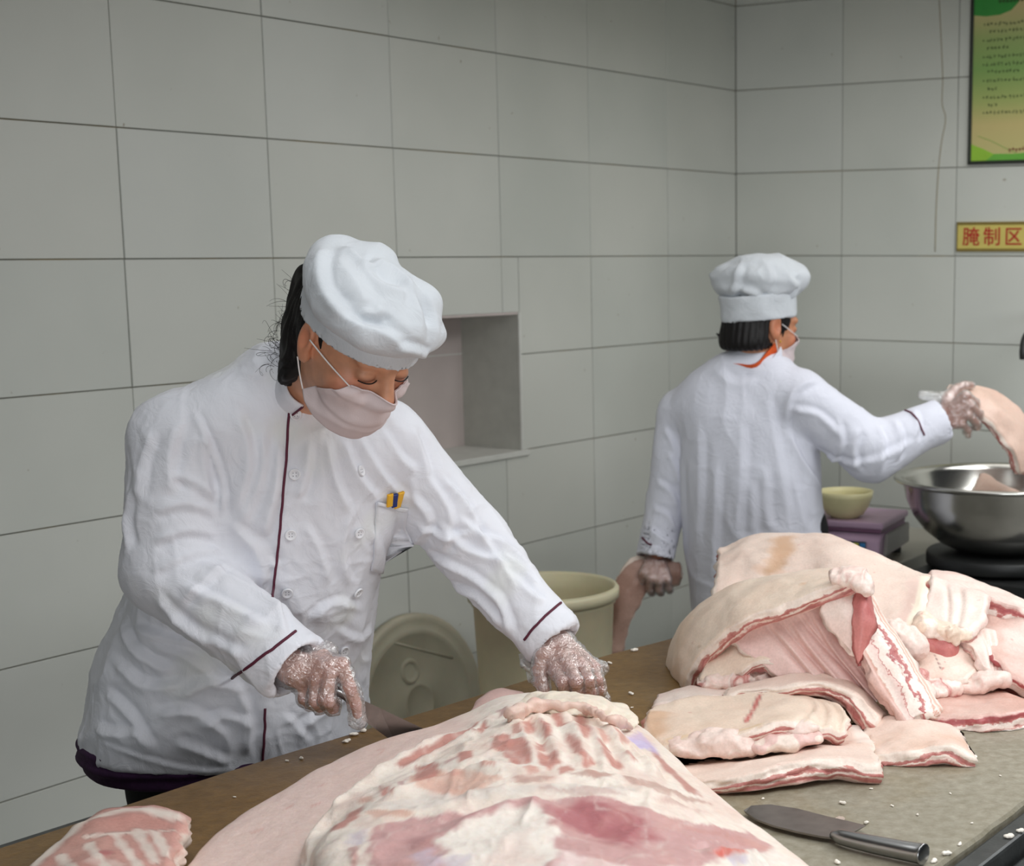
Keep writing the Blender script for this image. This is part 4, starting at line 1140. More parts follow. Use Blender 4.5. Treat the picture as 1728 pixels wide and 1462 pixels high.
    V = relax(V, Q, 4, .5); N = normals(V, Q); V = V + N * (0.0010 * fbm(V, 24, 3, 2))[:, None]
    cap_ = part('cap_band', V, Q, M_CAP, P)
    V, Q = sdf_mesh([('u', E((0.0, 0.002, 0.092), (0.098, 0.108, 0.036)), 0), ('u', E((0, -0.092, 0.100), (0.045, 0.024, 0.028)), 0.022), ('u', E((0.0, 0.090, 0.072), (0.080, 0.030, 0.026)), 0.022),
                     ('u', E((-0.02, -0.01, 0.104), (0.072, 0.078, 0.032)), 0.03), ('u', E((0.045, 0.045, 0.110), (0.040, 0.032, 0.024)), 0.018), ('u', E((-0.074, 0.03, 0.078), (0.033, 0.065, 0.024)), 0.025),
                     ('u', E((0.035, -0.058, 0.118), (0.042, 0.026, 0.022)), 0.016)], 0.0036)
    V = relax(V, Q, 2, 0.5); N = normals(V, Q); S = Surf(V, Q, N)
    st = [([(545, 410), (540, 470), (560, 510), (600, 530)], 0.011, 0.009), ([(545, 500), (590, 545), (640, 560), (690, 590)], 0.010, 0.010), ([(600, 440), (640, 480), (690, 500)], 0.013, 0.008), ([(640, 440), (690, 480), (715, 560)], 0.012, 0.009),
          ([(575, 415), (620, 450), (650, 440)], 0.011, 0.010), ([(600, 540), (640, 545), (660, 530)], 0.009, -0.009), ([(560, 430), (600, 480), (620, 520)], 0.016, 0.006), ([(660, 585), (700, 590), (720, 600)], 0.007, 0.008), ([(690, 480), (720, 530), (725, 590)], 0.010, -0.007)]
    D = folds(V, N, S, st) + 0.0025 * fbm(V, 12, 8, 2) + 0.0025 * ridged(V, 11, 4)
    V = V + N * D[:, None]
    part('cap_top', V, Q, M_CAP, P)
    make_mask(P, HC, HR, hl, 1, 'pale pinkish white pleated face mask')
    # ---- lashes of the lowered eyes
    for sx in (-1, 1):
        L = []
        for a in np.linspace(-1, 1, 9): L.append(hl(sx * 0.032 + a * 0.0165, 0.0945 - 0.0055 * a * a - sx * a * .002, -0.0055 - 0.0025 * (1 - a * a)))
        obj('eyelashes', tube_mesh('eyelashes', np.array(L), 0.0011, 5), M_HAIR, P)
    # ---- thin plastic gloves
    for hnd, nm, wr_, el_, extra in ((rh, 'glove', WR, ER, [('u', Cap(at(602, 1200, 2.428), at(604, 1216, 2.43), 0.010, 0.0125), 0.006), ('u', Cap(at(520, 1105, 2.45), at(553, 1100, 2.455), 0.016, 0.012), .02)]),
                                     (lh, 'glove', WL, EL, [('u', Cap(at(1000, 1140, 2.71), at(1012, 1128, 2.72), 0.016, 0.012), 0.01), ('u', Cap(at(1008, 1172, 2.70), at(1022, 1182, 2.705), 0.009, 0.008), 0.006), ('u', Cap(at(905, 1105, 2.72), at(886, 1122, 2.72), .016, .006), .02)])):
        fd_ = (el_ - wr_) / np.linalg.norm(el_ - wr_)
        V, Q = sdf_mesh(hnd + extra + [('u', Cap(wr_, wr_ + fd_ * .05, .028, .031), .012)], 0.0036)
        N = normals(V, Q); V = V + N * (0.0028 + 0.0026 * ridged(V, 48, 4) + 0.0012 * fbm(V, 90, 4, 2))[:, None]
        part(nm, V, Q, M_GLOVE, P)
    q4 = [at(908, 1094, 2.70), at(874, 1106, 2.69), at(892, 1150, 2.665), at(912, 1166, 2.655)]
    FP = np.zeros((14, 10, 3)); 
    for j in range(14):
        for i in range(10):
            u, v = i / 9, j / 13; FP[j, i] = (q4[0] * (1 - u) + q4[1] * u) * (1 - v) + (q4[3] * (1 - u) + q4[2] * u) * v + np.array([0, -1, 0]) * .006 * math.sin(u * 5 + v * 9)
    v, q = sheet(FP, np.tile(np.array([0, -1.0, 0]), (14, 10, 1)), .0012); part('glove_flap', v, q, M_GLOVE, P)
    return P, S2
FRONT, JS = build_front()
# ================================================================== the half carcass on the table
def vertex_meat(name, rough=0.4):
    m, nt, b = mat_new(name); L = nt.links.new
    geo = nd(nt, 'ShaderNodeNewGeometry'); va = nd(nt, 'ShaderNodeVertexColor', layer_name='Col')
    n5 = nd(nt, 'ShaderNodeTexNoise', i_Scale=90.0, i_Detail=4.0, i_Roughness=0.6); L(geo.outputs['Position'], n5.inputs['Vector'])
    r5 = ramp(nt, [(0.3, (0.94, 0.90, 0.89)), (0.7, (1.04, 1.04, 1.04))]); L(n5.outputs['Fac'], r5.inputs['Fac'])
    mx = nd(nt, 'ShaderNodeMix', data_type='RGBA', blend_type='MULTIPLY'); mx.inputs[0].default_value = 1.0; L(va.outputs['Color'], mx.inputs[6]); L(r5.outputs['Color'], mx.inputs[7])
    L(mx.outputs[2], b.inputs['Base Color']); b.inputs['Roughness'].default_value = rough; b.inputs['Specular IOR Level'].default_value = 0.45
    b.inputs['Subsurface Weight'].default_value = 0.1; b.inputs['Subsurface Scale'].default_value = 0.01
    nb = nd(nt, 'ShaderNodeTexNoise', i_Scale=60.0, i_Detail=5.0, i_Roughness=0.65); L(geo.outputs['Position'], nb.inputs['Vector'])
    bp = nd(nt, 'ShaderNodeBump', i_Strength=0.35, i_Distance=0.005); L(nb.outputs['Fac'], bp.inputs['Height']); L(bp.outputs['Normal'], b.inputs['Normal'])
    return m
M_CARC = vertex_meat('carcass_flesh')
FATC, SKINC, PINKC, PEACH, PURP, DEEP, GREYF, WHT = [np.array(srgb(*c)) for c in ((246, 235, 223), (242, 216, 206), (202, 140, 128), (226, 184, 166), (206, 160, 158), (178, 104, 110), (226, 218, 210), (248, 240, 230))]
def paint_polys(V, S, col, polys, warp=0.0042, seed=3):
    """colour regions lying on the surface: (outline picked on the surface, colour, strength, softness in m)"""
    Vp = V[:, :2]
    wob = np.stack([vnoise(V, 42, seed), vnoise(V, 42, seed + 1)], 1) * warp + np.stack([vnoise(V, 110, seed + 2), vnoise(V, 110, seed + 3)], 1) * warp * 0.4
    Vw = Vp + wob
    for pts, colr, a, soft in polys:
        Vw = Vp + wob * (2.2 if soft >= .008 else 1.0)
        if len(pts) == 2 and isinstance(pts[1], (int, float)):     # a stroke: (points, half width in m)
            L = np.array([S.pick(*p)[0][:2] for p in pts[0]]); L = cr(L, 20); d = np.full(len(V), 1e9)
            for i in range(len(L) - 1):
                e = L[i + 1] - L[i]; t = np.clip((Vw - L[i]) @ e / (e @ e + 1e-12), 0, 1); d = np.minimum(d, np.linalg.norm(Vw - L[i] - t[:, None] * e, axis=1))
            sd = d - pts[1]
        else:
            L = np.array([S.pick(*p)[0][:2] for p in pts]); n = len(L); ins = np.zeros(len(V), bool); d = np.full(len(V), 1e9)
            for i in range(n):
                p, q = L[i], L[(i + 1) % n]; e = q - p
                t = np.clip((Vw - p) @ e / (e @ e + 1e-12), 0, 1); d = np.minimum(d, np.linalg.norm(Vw - p - t[:, None] * e, axis=1))
                c = ((p[1] > Vw[:, 1]) != (q[1] > Vw[:, 1])) & (Vw[:, 0] < (q[0] - p[0]) * (Vw[:, 1] - p[1]) / (q[1] - p[1] + 1e-12) + p[0]); ins ^= c
            sd = np.where(ins, -d, d)
        w = a * np.clip(0.5 - sd / soft, 0, 1)[:, None]
        col[:] = col * (1 - w) + np.array(colr) * w
    return col
def build_carcass():
    R0 = [(285, 1530, .03), (345, 1440, .03), (400, 1387, .032), (470, 1341, .034), (560, 1290, .036), (650, 1250, .040), (735, 1224, .045), (790, 1203, .06), (850, 1176, .080), (930, 1172, .086), (1025, 1192, .086), (1085, 1232, .084), (1155, 1296, .080), (1235, 1368, .074), (1312, 1422, .066), (1362, 1464, .06), (1410, 1530, .05)]
    R1 = [(470, 1560, .062), (512, 1480, .064), (520, 1432, .066), (552, 1387, .070), (612, 1332, .075), (690, 1284, .082), (768, 1243, .090), (815, 1218, .098), (862, 1196, .105), (930, 1194, .108), (1010, 1218, .110), (1055, 1254, .110), (1112, 1310, .108), (1185, 1380, .104), (1256, 1434, .098), (1305, 1482, .09), (1345, 1550, .08)]
    n = 17; rows = []
    Z = lambda t: np.array([onz(px, py, TZ + h) for px, py, h in t])
    r0, r1 = Z(R0), Z(R1)
    cen = np.array([onz(560 + 600 * i / 16, 1600, TZ + .165) for i in range(n)])
    under = r0.copy(); outd = (r0 - r1); outd[:, 2] = 0; outd /= np.linalg.norm(outd, axis=1, keepdims=True)
    lip = r0 - np.array([0, 0, 0.014]) + outd * np.where(np.arange(n) < 7, .004, .016)[:, None]
    under = r0 + outd * np.where(np.arange(n) < 7, 0.002, .05)[:, None]; under[:, 2] = TZ + .001
    hs = lambda f, a, b: a + (b - a) * f
    mids = []
    for f, g in ((0.30, 0.50), (0.62, 0.80), (1.0, 1.0)):
        q = r1 + (cen - r1) * f; q[:, 2] = r1[:, 2] + (cen[:, 2] - r1[:, 2]) * g; mids.append(q)
    bot = cen.copy(); bot[:, 2] = TZ + .001; bot[:, 1] -= .03
    G = np.array([under, lip, r0, r1, *mids, bot])
    G = np.concatenate([G[:, :1] * 1.0, G, G[:, -1:] * 1.0], 1); G[:, 0, 2] = TZ + .001; G[:, -1, 2] = TZ + .001
    seg = np.concatenate([np.linspace(0, 2, 16)[:-1], np.linspace(2, 3, 50)[:-1], np.linspace(3, 6, 130)[:-1], np.linspace(6, 7, 8)])
    fine = cr(G, 701); G = fine[np.round(seg * 100).astype(int)]
    G = cr(G.transpose(1, 0, 2), 280).transpose(1, 0, 2)
    nv, nu = G.shape[:2]
    V = G.reshape(-1, 3); Q = np.array([(j * nu + i, j * nu + i + 1, (j + 1) * nu + i + 1, (j + 1) * nu + i) for j in range(nv - 1) for i in range(nu - 1)])
    N = normals(V, Q)
    if N[:, 2].mean() < 0: Q = Q[:, ::-1]; N = -N
    S = Surf(V, Q, N)
    # relief: fat rim, ribs, hollows
    D = np.zeros(len(V))
    ribs = [[(905, 1200), (925, 1240), (950, 1290)], [(945, 1195), (975, 1240), (985, 1300)], [(960, 1190), (1000, 1235), (1025, 1300)], [(1000, 1205), (1040, 1250), (1070, 1305)], [(1035, 1225), (1075, 1270), (1110, 1320)], [(870, 1210), (890, 1250), (910, 1300)]]
    D += folds(V, N, S, [(r, 0.012, 0.008) for r in ribs])
    D += folds(V, N, S, [([(525, 1470), (530, 1420), (570, 1370), (640, 1310), (720, 1262), (800, 1222)], 0.016, 0.012), ([(620, 1400), (720, 1362), (840, 1335), (960, 1332), (1080, 1350), (1200, 1392)], 0.02, 0.004),
                          ([(735, 1440), (770, 1405), (850, 1368), (905, 1366), (935, 1395), (945, 1440)], 0.03, 0.011), ([(640, 1360), (700, 1330), (790, 1300), (880, 1300)], 0.014, 0.008), ([(1060, 1330), (1150, 1370), (1230, 1415)], 0.014, 0.008),
                          ([(690, 1290), (760, 1255), (830, 1225)], 0.010, 0.007), ([(1180, 1440), (1230, 1445), (1290, 1440)], 0.014, 0.010)])
    inner = np.repeat((np.arange(nv) > 60).astype(float), nu)
    D += (0.0045 * fbm(V, 15, 2, 3) + 0.0035 * ridged(V, 16, 5)) * inner + (1 - inner) * 0.0022 * fbm(V, 12, 6, 3)
    D *= np.clip((V[:, 2] - TZ) / 0.02, 0, 1)
    V = V + N * D[:, None]
    S = Surf(V, Q)
    col = np.tile(SKINC, (len(V), 1))
    ringw = np.repeat(np.clip((np.arange(nv) - 52) / 14, 0, 1), nu)[:, None]
    fatcol = FATC * (1 - .3 * np.clip(vnoise(V, 18, 4), 0, 1)[:, None]) + .3 * np.clip(vnoise(V, 18, 4), 0, 1)[:, None] * np.array(srgb(240, 208, 190))
    colw = np.tile(np.clip((np.linspace(0, 1, nu) - 0.40) / 0.06, 0, 1), nv)[:, None]
    col = col * (1 - np.maximum(ringw, colw)) + fatcol * np.maximum(ringw, colw)
    k = 0.006
    P_ = []
    def poly(c, a, soft, *pls): 
        for p in pls: P_.append((p, c, a, soft))
    # meat along the edge of the ribs
    poly(PINKC, .95, k, [(668, 1290), (700, 1270), (760, 1238), (812, 1212), (822, 1204), (806, 1222), (760, 1248), (710, 1278), (676, 1297)], [(560, 1392), (585, 1372), (612, 1358), (606, 1380), (578, 1396), (556, 1404)])
    poly(PEACH, .9, k, [(690, 1310), (735, 1298), (790, 1300), (850, 1312), (800, 1330), (730, 1335), (700, 1328)], [(616, 1370), (650, 1366), (700, 1374), (680, 1382), (630, 1380)], [(600, 1345), (625, 1342), (628, 1350), (606, 1352)], [(735, 1330), (850, 1320), (880, 1326), (780, 1340)])
    poly(PINKC, .95, k, [(700, 1292), (730, 1282), (742, 1300), (722, 1318), (700, 1312)], [(642, 1322), (664, 1328), (660, 1342), (640, 1340)], [(828, 1240), (858, 1236), (866, 1256), (846, 1268), (828, 1262)], [(768, 1268), (795, 1262), (800, 1280), (775, 1288)],
         [(880, 1215), (895, 1212), (902, 1232), (890, 1236)], [(910, 1212), (926, 1215), (935, 1240), (920, 1246), (910, 1232)], [(930, 1202), (945, 1200), (955, 1218), (942, 1222)], [(968, 1205), (985, 1208), (1000, 1240), (990, 1244), (975, 1225)],
         [(955, 1238), (970, 1238), (985, 1262), (1004, 1290), (990, 1294), (970, 1272)], [(1006, 1244), (1018, 1250), (1035, 1274), (1054, 1294), (1040, 1297), (1020, 1278)], [(1056, 1268), (1068, 1272), (1080, 1288), (1070, 1288)],
         [(850, 1250), (880, 1244), (900, 1262), (895, 1285), (865, 1288), (850, 1272)], [(912, 1268), (940, 1266), (948, 1288), (925, 1300), (908, 1288)], [(905, 1250), (920, 1252), (925, 1265), (910, 1266)], [(800, 1225), (818, 1216), (826, 1222), (812, 1236)], [(940, 1296), (960, 1290), (968, 1302), (945, 1308)])
    poly(srgb(216, 164, 150), .9, k, [(860, 1222), (876, 1216), (880, 1232), (866, 1240)], [(1030, 1222), (1044, 1228), (1062, 1252), (1050, 1254)], [(1000, 1222), (1012, 1224), (1030, 1248), (1022, 1252)], [(985, 1300), (1004, 1298), (1020, 1308), (1000, 1312)], [(878, 1295), (900, 1290), (908, 1302), (890, 1308)], [(755, 1300), (775, 1296), (780, 1306), (760, 1312)], [(805, 1285), (830, 1278), (836, 1290), (812, 1296)])
    poly(DEEP, .55, k, [(745, 1285), (775, 1270), (770, 1280), (750, 1292)], [(670, 1312), (688, 1308), (680, 1322), (668, 1320)], [(836, 1196), (850, 1190), (858, 1196), (842, 1208)])
    # greyish membrane band and mottled strips under the ribs
    poly(GREYF, .7, .012, [(640, 1360), (720, 1340), (850, 1326), (980, 1318), (1080, 1330), (1060, 1345), (940, 1340), (820, 1348), (700, 1368)])
    poly(srgb(196, 160, 148), .8, .005, [(960, 1306), (1000, 1300), (1040, 1306), (1010, 1314)], [(1050, 1308), (1100, 1318), (1140, 1338), (1110, 1336), (1070, 1322)], [(860, 1312), (920, 1308), (940, 1314), (880, 1320)], [(1120, 1330), (1170, 1345), (1205, 1358), (1160, 1354)])
    poly(srgb(202, 166, 158), .6, .008, [(900, 1332), (1000, 1330), (1070, 1340), (1000, 1344)], [(1100, 1345), (1180, 1366), (1150, 1368)])
    poly(srgb(192, 134, 124), .9, .006, [(1088, 1250), (1110, 1268), (1150, 1310), (1188, 1345), (1165, 1338), (1120, 1298)])
    # purple muscle
    poly(PURP, .95, .008, [(628, 1400), (690, 1384), (760, 1372), (830, 1353), (880, 1345), (960, 1346), (1040, 1349), (1085, 1362), (1130, 1380), (1200, 1388), (1260, 1402), (1300, 1426), (1292, 1446), (1230, 1445), (1180, 1462), (1120, 1490), (980, 1490), (800, 1500), (630, 1500)])
    poly(DEEP, .9, .022, [(925, 1362), (990, 1352), (1050, 1362), (1090, 1390), (1110, 1420), (1060, 1430), (1000, 1412), (950, 1392)])
    poly(DEEP, .35, .02, [(790, 1362), (860, 1350), (840, 1372), (780, 1388)], [(690, 1420), (740, 1400), (720, 1440)])
    poly(WHT, .97, .010, [(728, 1418), (790, 1392), (850, 1358), (900, 1358), (930, 1378), (946, 1402), (936, 1440), (905, 1490), (800, 1490), (745, 1455), (760, 1430)])
    poly(srgb(246, 226, 222), .8, .012, [(940, 1430), (1000, 1450), (1080, 1462), (1180, 1462), (1200, 1500), (940, 1500)])
    poly(srgb(244, 236, 226), .95, .006, [(1250, 1440), (1300, 1430), (1350, 1455), (1380, 1500), (1230, 1500), (1225, 1465)])
    poly(srgb(214, 84, 62), .85, .007, [(1198, 1438), (1250, 1430), (1262, 1440), (1220, 1448)])
    poly(srgb(196, 186, 206), .7, .006, [(1225, 1446), (1262, 1444), (1265, 1458), (1235, 1460)])
    poly(srgb(205, 192, 232), .85, .010, [(1052, 1232), (1078, 1234), (1106, 1256), (1112, 1272), (1092, 1262), (1066, 1250)])
    poly(srgb(208, 198, 214), .6, .010, [(700, 1440), (730, 1430), (750, 1450), (730, 1480), (705, 1470)], [(590, 1405), (618, 1402), (620, 1425), (598, 1430)], [(750, 1448), (800, 1440), (790, 1470), (750, 1475)])
    poly(srgb(204, 152, 146), .8, .006, [(590, 1430), (606, 1428), (600, 1470), (588, 1470)], [(1150, 1400), (1160, 1395), (1250, 1412), (1300, 1432), (1290, 1436), (1230, 1420)])
    # stains on the skin flap
    poly(srgb(222, 160, 146), .6, .006, ([(536, 1328), (545, 1324)], .003), ([(528, 1360), (536, 1356)], .003), ([(425, 1405), (440, 1400)], .004), ([(484, 1366), (494, 1360)], .003), ([(640, 1262), (648, 1264), (640, 1272)], .002))
    col = paint_polys(V, S, col, P_)
    vein = np.clip(ridged(V * np.array([1, .45, 1]), 26, 13) - 0.75, 0, 1)[:, None] * 0.55 * np.maximum(ringw, colw)
    col = col * (1 - vein) + WHT * vein
    mott = np.clip(fbm(V * np.array([1, .5, 1]), 30, 23, 3) - .15, 0, .8)[:, None] * 0.35 * np.maximum(ringw, colw)
    col = col * (1 - mott) + np.array(srgb(224, 176, 164)) * mott
    c = root('pork_carcass', 'half pig carcass lying rib side up beneath the woman with the knife', 'meat')
    part('flesh', V, Q, M_CARC, c, col=col)
    # the lifted strip of flank and the skin lobe along the far edge
    Y = 2.56
    on = lambda px, py, h: (lambda pn: pn[0] + pn[1] * h)(S.pick(px, py, 10))
    rl = cr(np.array([on(866, 1212, .006), on(900, 1199, .009), on(940, 1197, .010), on(985, 1206, .010), on(1028, 1219, .008), on(1064, 1231, .004)]), 30)
    ops = []
    for i in range(29):
        r_ = 0.0105 - 0.005 * (i / 29) ** 2 + 0.0016 * math.sin(i * 1.1)
        ops.append(('u', Cap(rl[i], rl[i + 1], r_, r_), 0.006))
    v, q = sdf_mesh(ops, 0.0035); v = v + normals(v, q) * (0.0055 * fbm(v, 34, 3, 3) - 0.004 * ridged(v, 30, 5))[:, None]
    part('flank_strip', v, q, M_CARC, c, col=np.tile(srgb(232, 204, 190), (len(v), 1)) * (1 + .10 * vnoise(v, 30, 2)[:, None]) * (1 - np.clip(fbm(v, 45, 9, 2), 0, 1)[:, None] * np.array([.02, .16, .16])))
    ops = [('u', Ell(on(925, 1177, .0), (0.05, 0.05, 0.010)), 0), ('u', Ell(on(975, 1184, .0), (0.05, 0.05, 0.010)), .02), ('u', Ell(on(1020, 1197, .0), (0.04, 0.05, 0.010)), .02), ('u', Ell(on(1052, 1213, -.002), (0.026, 0.04, 0.008)), .01)]
    v, q = sdf_mesh(ops, 0.004); v = v + normals(v, q) * (0.004 * fbm(v, 34, 7, 3))[:, None]
    part('fat_flap', v, q, M_CARC, c, col=np.tile(srgb(246, 234, 216), (len(v), 1)))
    lobe = slab('skin_lobe', '', [[(786, 1215, 2.60), (806, 1180, 2.64), (838, 1163, 2.655), (880, 1170, 2.65)], [(782, 1220, 2.56), (810, 1196, 2.585), (845, 1180, 2.60), (885, 1178, 2.60)], [(780, 1226, 2.52), (815, 1212, 2.53), (850, 1196, 2.54), (890, 1188, 2.55)]], 0.014, M_PORK_P, 24, 18, 5, par=c)
    return c
CARC = build_carcass()

# ================================================================== the cut rib piece at the left
def rib_piece():
    w = srgb(242, 228, 216); p = srgb(216, 168, 156)
    mk = [([(50, 1462, 0, .05), (110, 1410, 0, .045), (165, 1376, 0, .045), (225, 1366, 0, .045), (300, 1379, 0, .045)], 0.013, w, .95)]
    for a, b in (((150, 1425), (180, 1462)), ((195, 1408), (235, 1465)), ((230, 1402), (262, 1455)), ((262, 1405), (285, 1445)), ((100, 1445), (130, 1475)), ((150, 1412), (290, 1400))):
        mk.append(([(*a, 0, .062), ((a[0] + b[0]) / 2, (a[1] + b[1]) / 2, 0, .066), (*b, 0, .07)], 0.0065, w, .85))
    mk.append(([(172, 1438, 0, .065), (180, 1442, 0, .066)], .007, srgb(190, 110, 112), .8)); mk.append(([(158, 1450, 0, .066), (200, 1462, 0, .068)], .010, srgb(240, 214, 204), .7))
    C = []
    H = [(.045, 0), (.06, 0.33), (.07, 0.66), (.075, 1.0)]
    top = [(46, 1462), (105, 1408), (165, 1372), (232, 1362), (304, 1376)]; bot = [(60, 1530), (130, 1530), (190, 1530), (250, 1530), (255, 1530)]
    for h, f in H:
        C.append([tuple(onz(a[0] * (1 - f) + b[0] * f, a[1] * (1 - f) + b[1] * f, TZ + h)) + (0,) for a, b in zip(top, bot)])
    o = slab('rib_piece', 'small cut rib piece with pale bones at the left end of the table', C, 0.038, M_RIB, 60, 44, 8, marks=mk_world(mk), rough=0.004)
    return o
def mk_world(m): return m
M_RIB = pork_material('rib_meat', srgb(216, 166, 154), srgb(206, 148, 138), layers=[(0, srgb(214, 162, 150)), (0.2, srgb(222, 176, 164)), (0.35, srgb(242, 226, 214)), (1, SKIN_A)], blot=srgb(226, 190, 176))
rib_piece()
# ================================================================== the heap of belly slabs
GH = 'belly slabs heaped on the table'
def lumps(name, label, ells, mat, par=None, h=0.004, nz=0.004, cat='meat', group=None, ridge=0.0, t=0.0, seed=3):
    ops = []
    for c_, r, *k in ells:
        ops.append(('u', Ell(at(*c_), np.array(r)), k[0] if k else 0.012))
    v, q = sdf_mesh(ops, h); v = v + normals(v, q) * (nz * fbm(v, 38, seed, 3) + ridge * ridged(v, 22, seed))[:, None]
    v[:, 2] = np.maximum(v[:, 2], TZ + .0008)
    me = np_mesh(name, v, q)
    set_attr(me, 't', np.clip(t + 0.5 * fbm(v, 26, seed + 4, 2), 0, 1)); set_attr(me, 's', v[:, 0]); set_attr(me, 'Mark', np.zeros((len(v), 4)))
    o = obj(name, me, mat, par)
    if par is None: tag(o, label, cat, group)
    return o
def pleats(lines, w, a):
    def f(u, v):
        d = 0
        for c0, sl in lines: 
            x = (u - c0 - sl * v) / w
            d = d - a * (np.exp(-np.abs(x) ** 1.2) - 0.5 * np.exp(-(x - 1.6) ** 2)) * np.clip(v * 4, 0, 1)
        return d
    return f
brown = np.array(srgb(206, 160, 120)); red = np.array(srgb(190, 84, 84)); tan = np.array(srgb(232, 200, 160))
# lean core of the heap, only glimpsed between the slabs
slab('pork_belly', 'dark lean slab glimpsed deep inside the heap under the arched slab', [[(1190, 1100, 3.05), (1450, 1050, 3.05), (1700, 1070, 3.0)], [(1200, 1125, 2.93), (1450, 1105, 2.9), (1715, 1115, 2.9)], [(1200, 1160, 2.83), (1450, 1150, 2.80), (1720, 1165, 2.80)]], 0.08, M_LEAN, group=GH)
# large slab across the top
slab('pork_belly', 'largest pink skinned slab lying across the top of the heap with a brown stain',
     [[(1214, 925, 3.33), (1265, 905, 3.33), (1340, 897, 3.31), (1420, 908, 3.23), (1500, 945, 3.17), (1566, 970, 3.09)],
      [(1212, 950, 3.23), (1270, 934, 3.21), (1350, 930, 3.19), (1430, 943, 3.11), (1500, 972, 3.07), (1560, 995, 2.99)],
      [(1212, 985, 3.11), (1275, 985, 3.10), (1360, 985, 3.08), (1430, 1000, 3.00), (1490, 1020, 2.95), (1550, 1030, 2.90)],
      [(1215, 1030, 3.03), (1280, 1035, 3.01), (1370, 1035, 2.99), (1440, 1032, 2.92), (1480, 1044, 2.89), (1537, 1062, 2.84)]], 0.030, M_PORK, 70, 40, group=GH,
     marks=[([(1322, 908, 3.14), (1318, 935, 3.09), (1305, 960, 3.03)], 0.022, brown, .75), ([(1285, 960, 3.03), (1310, 965, 3.03)], .016, np.array(srgb(226, 186, 160)), .6), ([(1565, 973, 3.0), (1553, 1018, 2.9), (1539, 1058, 2.8)], .011, np.array(srgb(244, 232, 212)), .95), ([(1545, 980, 3.0), (1535, 1020, 2.9), (1522, 1050, 2.8)], .014, np.array(srgb(222, 186, 176)), .5)])
slab('pork_belly', 'pale square slab with a white rim on the right behind the large top slab',
     [[(1576, 974, 3.03), (1615, 983, 3.0), (1662, 1003, 2.95)], [(1570, 1006, 2.97), (1608, 1014, 2.94), (1660, 1030, 2.90)], [(1562, 1036, 2.90), (1595, 1050, 2.87), (1634, 1062, 2.84)]], 0.028, M_FATTY, 30, 26, group=GH,
     wrinkle=pleats([(0.25, .3), (.55, .2)], .06, .004))
slab('pork_belly', 'hindmost slab at the upper right showing streaky cut layers',
     [[(1572, 962, 3.14), (1610, 967, 3.12), (1670, 986, 3.08), (1745, 1018, 3.04)], [(1572, 977, 3.03), (1610, 984, 3.02), (1665, 1006, 2.98), (1748, 1040, 2.94)]], 0.06, M_SIDE, 50, 18, group=GH, rough=.005)
# the arched slab
D_ = slab('pork_belly', 'tall arched slab draping down to the left with a streaky cut edge',
     [[(1130, 1166, 3.00), (1124, 1118, 3.03), (1146, 1058, 3.02), (1205, 1003, 3.00), (1280, 975, 2.97), (1360, 962, 2.94), (1425, 958, 2.92)],
      [(1140, 1170, 2.93), (1140, 1115, 2.93), (1172, 1056, 2.91), (1228, 1014, 2.88), (1300, 990, 2.85), (1365, 974, 2.83), (1428, 964, 2.82)],
      [(1152, 1172, 2.87), (1160, 1128, 2.85), (1200, 1082, 2.82), (1250, 1042, 2.79), (1310, 1018, 2.77), (1375, 996, 2.75), (1430, 971, 2.745)]], 0.034, M_PORK_Y, 80, 34, rim=12, group=GH, rough=.003,
     marks=[([(1355, 985, 2.83)], .006, brown, .5), ([(1180, 1092, 2.88)], .004, brown, .5)])
lumps('fat_knob', '', [((1432, 972, 2.75), (0.024, 0.03, 0.014)), ((1448, 982, 2.73), (0.016, 0.02, 0.012)), ((1462, 992, 2.73), (0.012, 0.02, 0.016)), ((1415, 975, 2.74), (.014, .02, .010))], M_FATTY, D_, h=.003, nz=.006, ridge=.006)
# inside the arch
slab('pork_belly', 'pleated pink slab hanging in folds inside the arch',
     [[(1215, 1055, 2.83), (1290, 1038, 2.82), (1350, 1026, 2.81), (1410, 1018, 2.80)], [(1262, 1100, 2.795), (1330, 1092, 2.78), (1385, 1082, 2.77), (1428, 1062, 2.76)],
      [(1312, 1142, 2.76), (1375, 1150, 2.735), (1440, 1150, 2.72), (1462, 1128, 2.72)], [(1330, 1170, 2.74), (1400, 1186, 2.715), (1465, 1186, 2.70), (1490, 1170, 2.70)]], 0.02, M_PORK_P, 80, 50, group=GH,
     wrinkle=pleats([(.28, .06), (.40, .12), (.47, .02), (.60, .14), (.70, -.03), (.82, .05)], .028, .011))
slab('pork_belly', 'smooth pale flap curving under the arched slab',
     [[(1196, 1112, 2.86), (1230, 1082, 2.86), (1272, 1066, 2.85), (1318, 1078, 2.83)], [(1190, 1128, 2.83), (1232, 1106, 2.82), (1280, 1090, 2.81), (1335, 1098, 2.80)], [(1184, 1146, 2.80), (1232, 1136, 2.79), (1282, 1114, 2.78), (1342, 1114, 2.775)]], 0.018, M_PORK_Y, 40, 24, group=GH)
slab('pork_belly', 'narrow streaky strip poking out below the pale flap',
     [[(1298, 1118, 2.79), (1320, 1118, 2.79), (1350, 1136, 2.77), (1368, 1160, 2.745)], [(1302, 1128, 2.775), (1325, 1132, 2.77), (1345, 1150, 2.755), (1352, 1164, 2.75)]], 0.016, M_SIDE, 30, 14, 6, group=GH, tmode='v')
lumps('pork_trimming', 'crumpled trimming tucked under the pale flap at the left of the heap', [((1210, 1152, 2.80), (0.035, 0.03, 0.012)), ((1250, 1150, 2.80), (0.03, 0.03, 0.012)), ((1290, 1146, 2.80), (0.02, 0.02, 0.012)), ((1196, 1156, 2.79), (.014, .014, .010))], M_FATTY, h=.003, nz=.005, ridge=.006, t=.5, cat='meat')
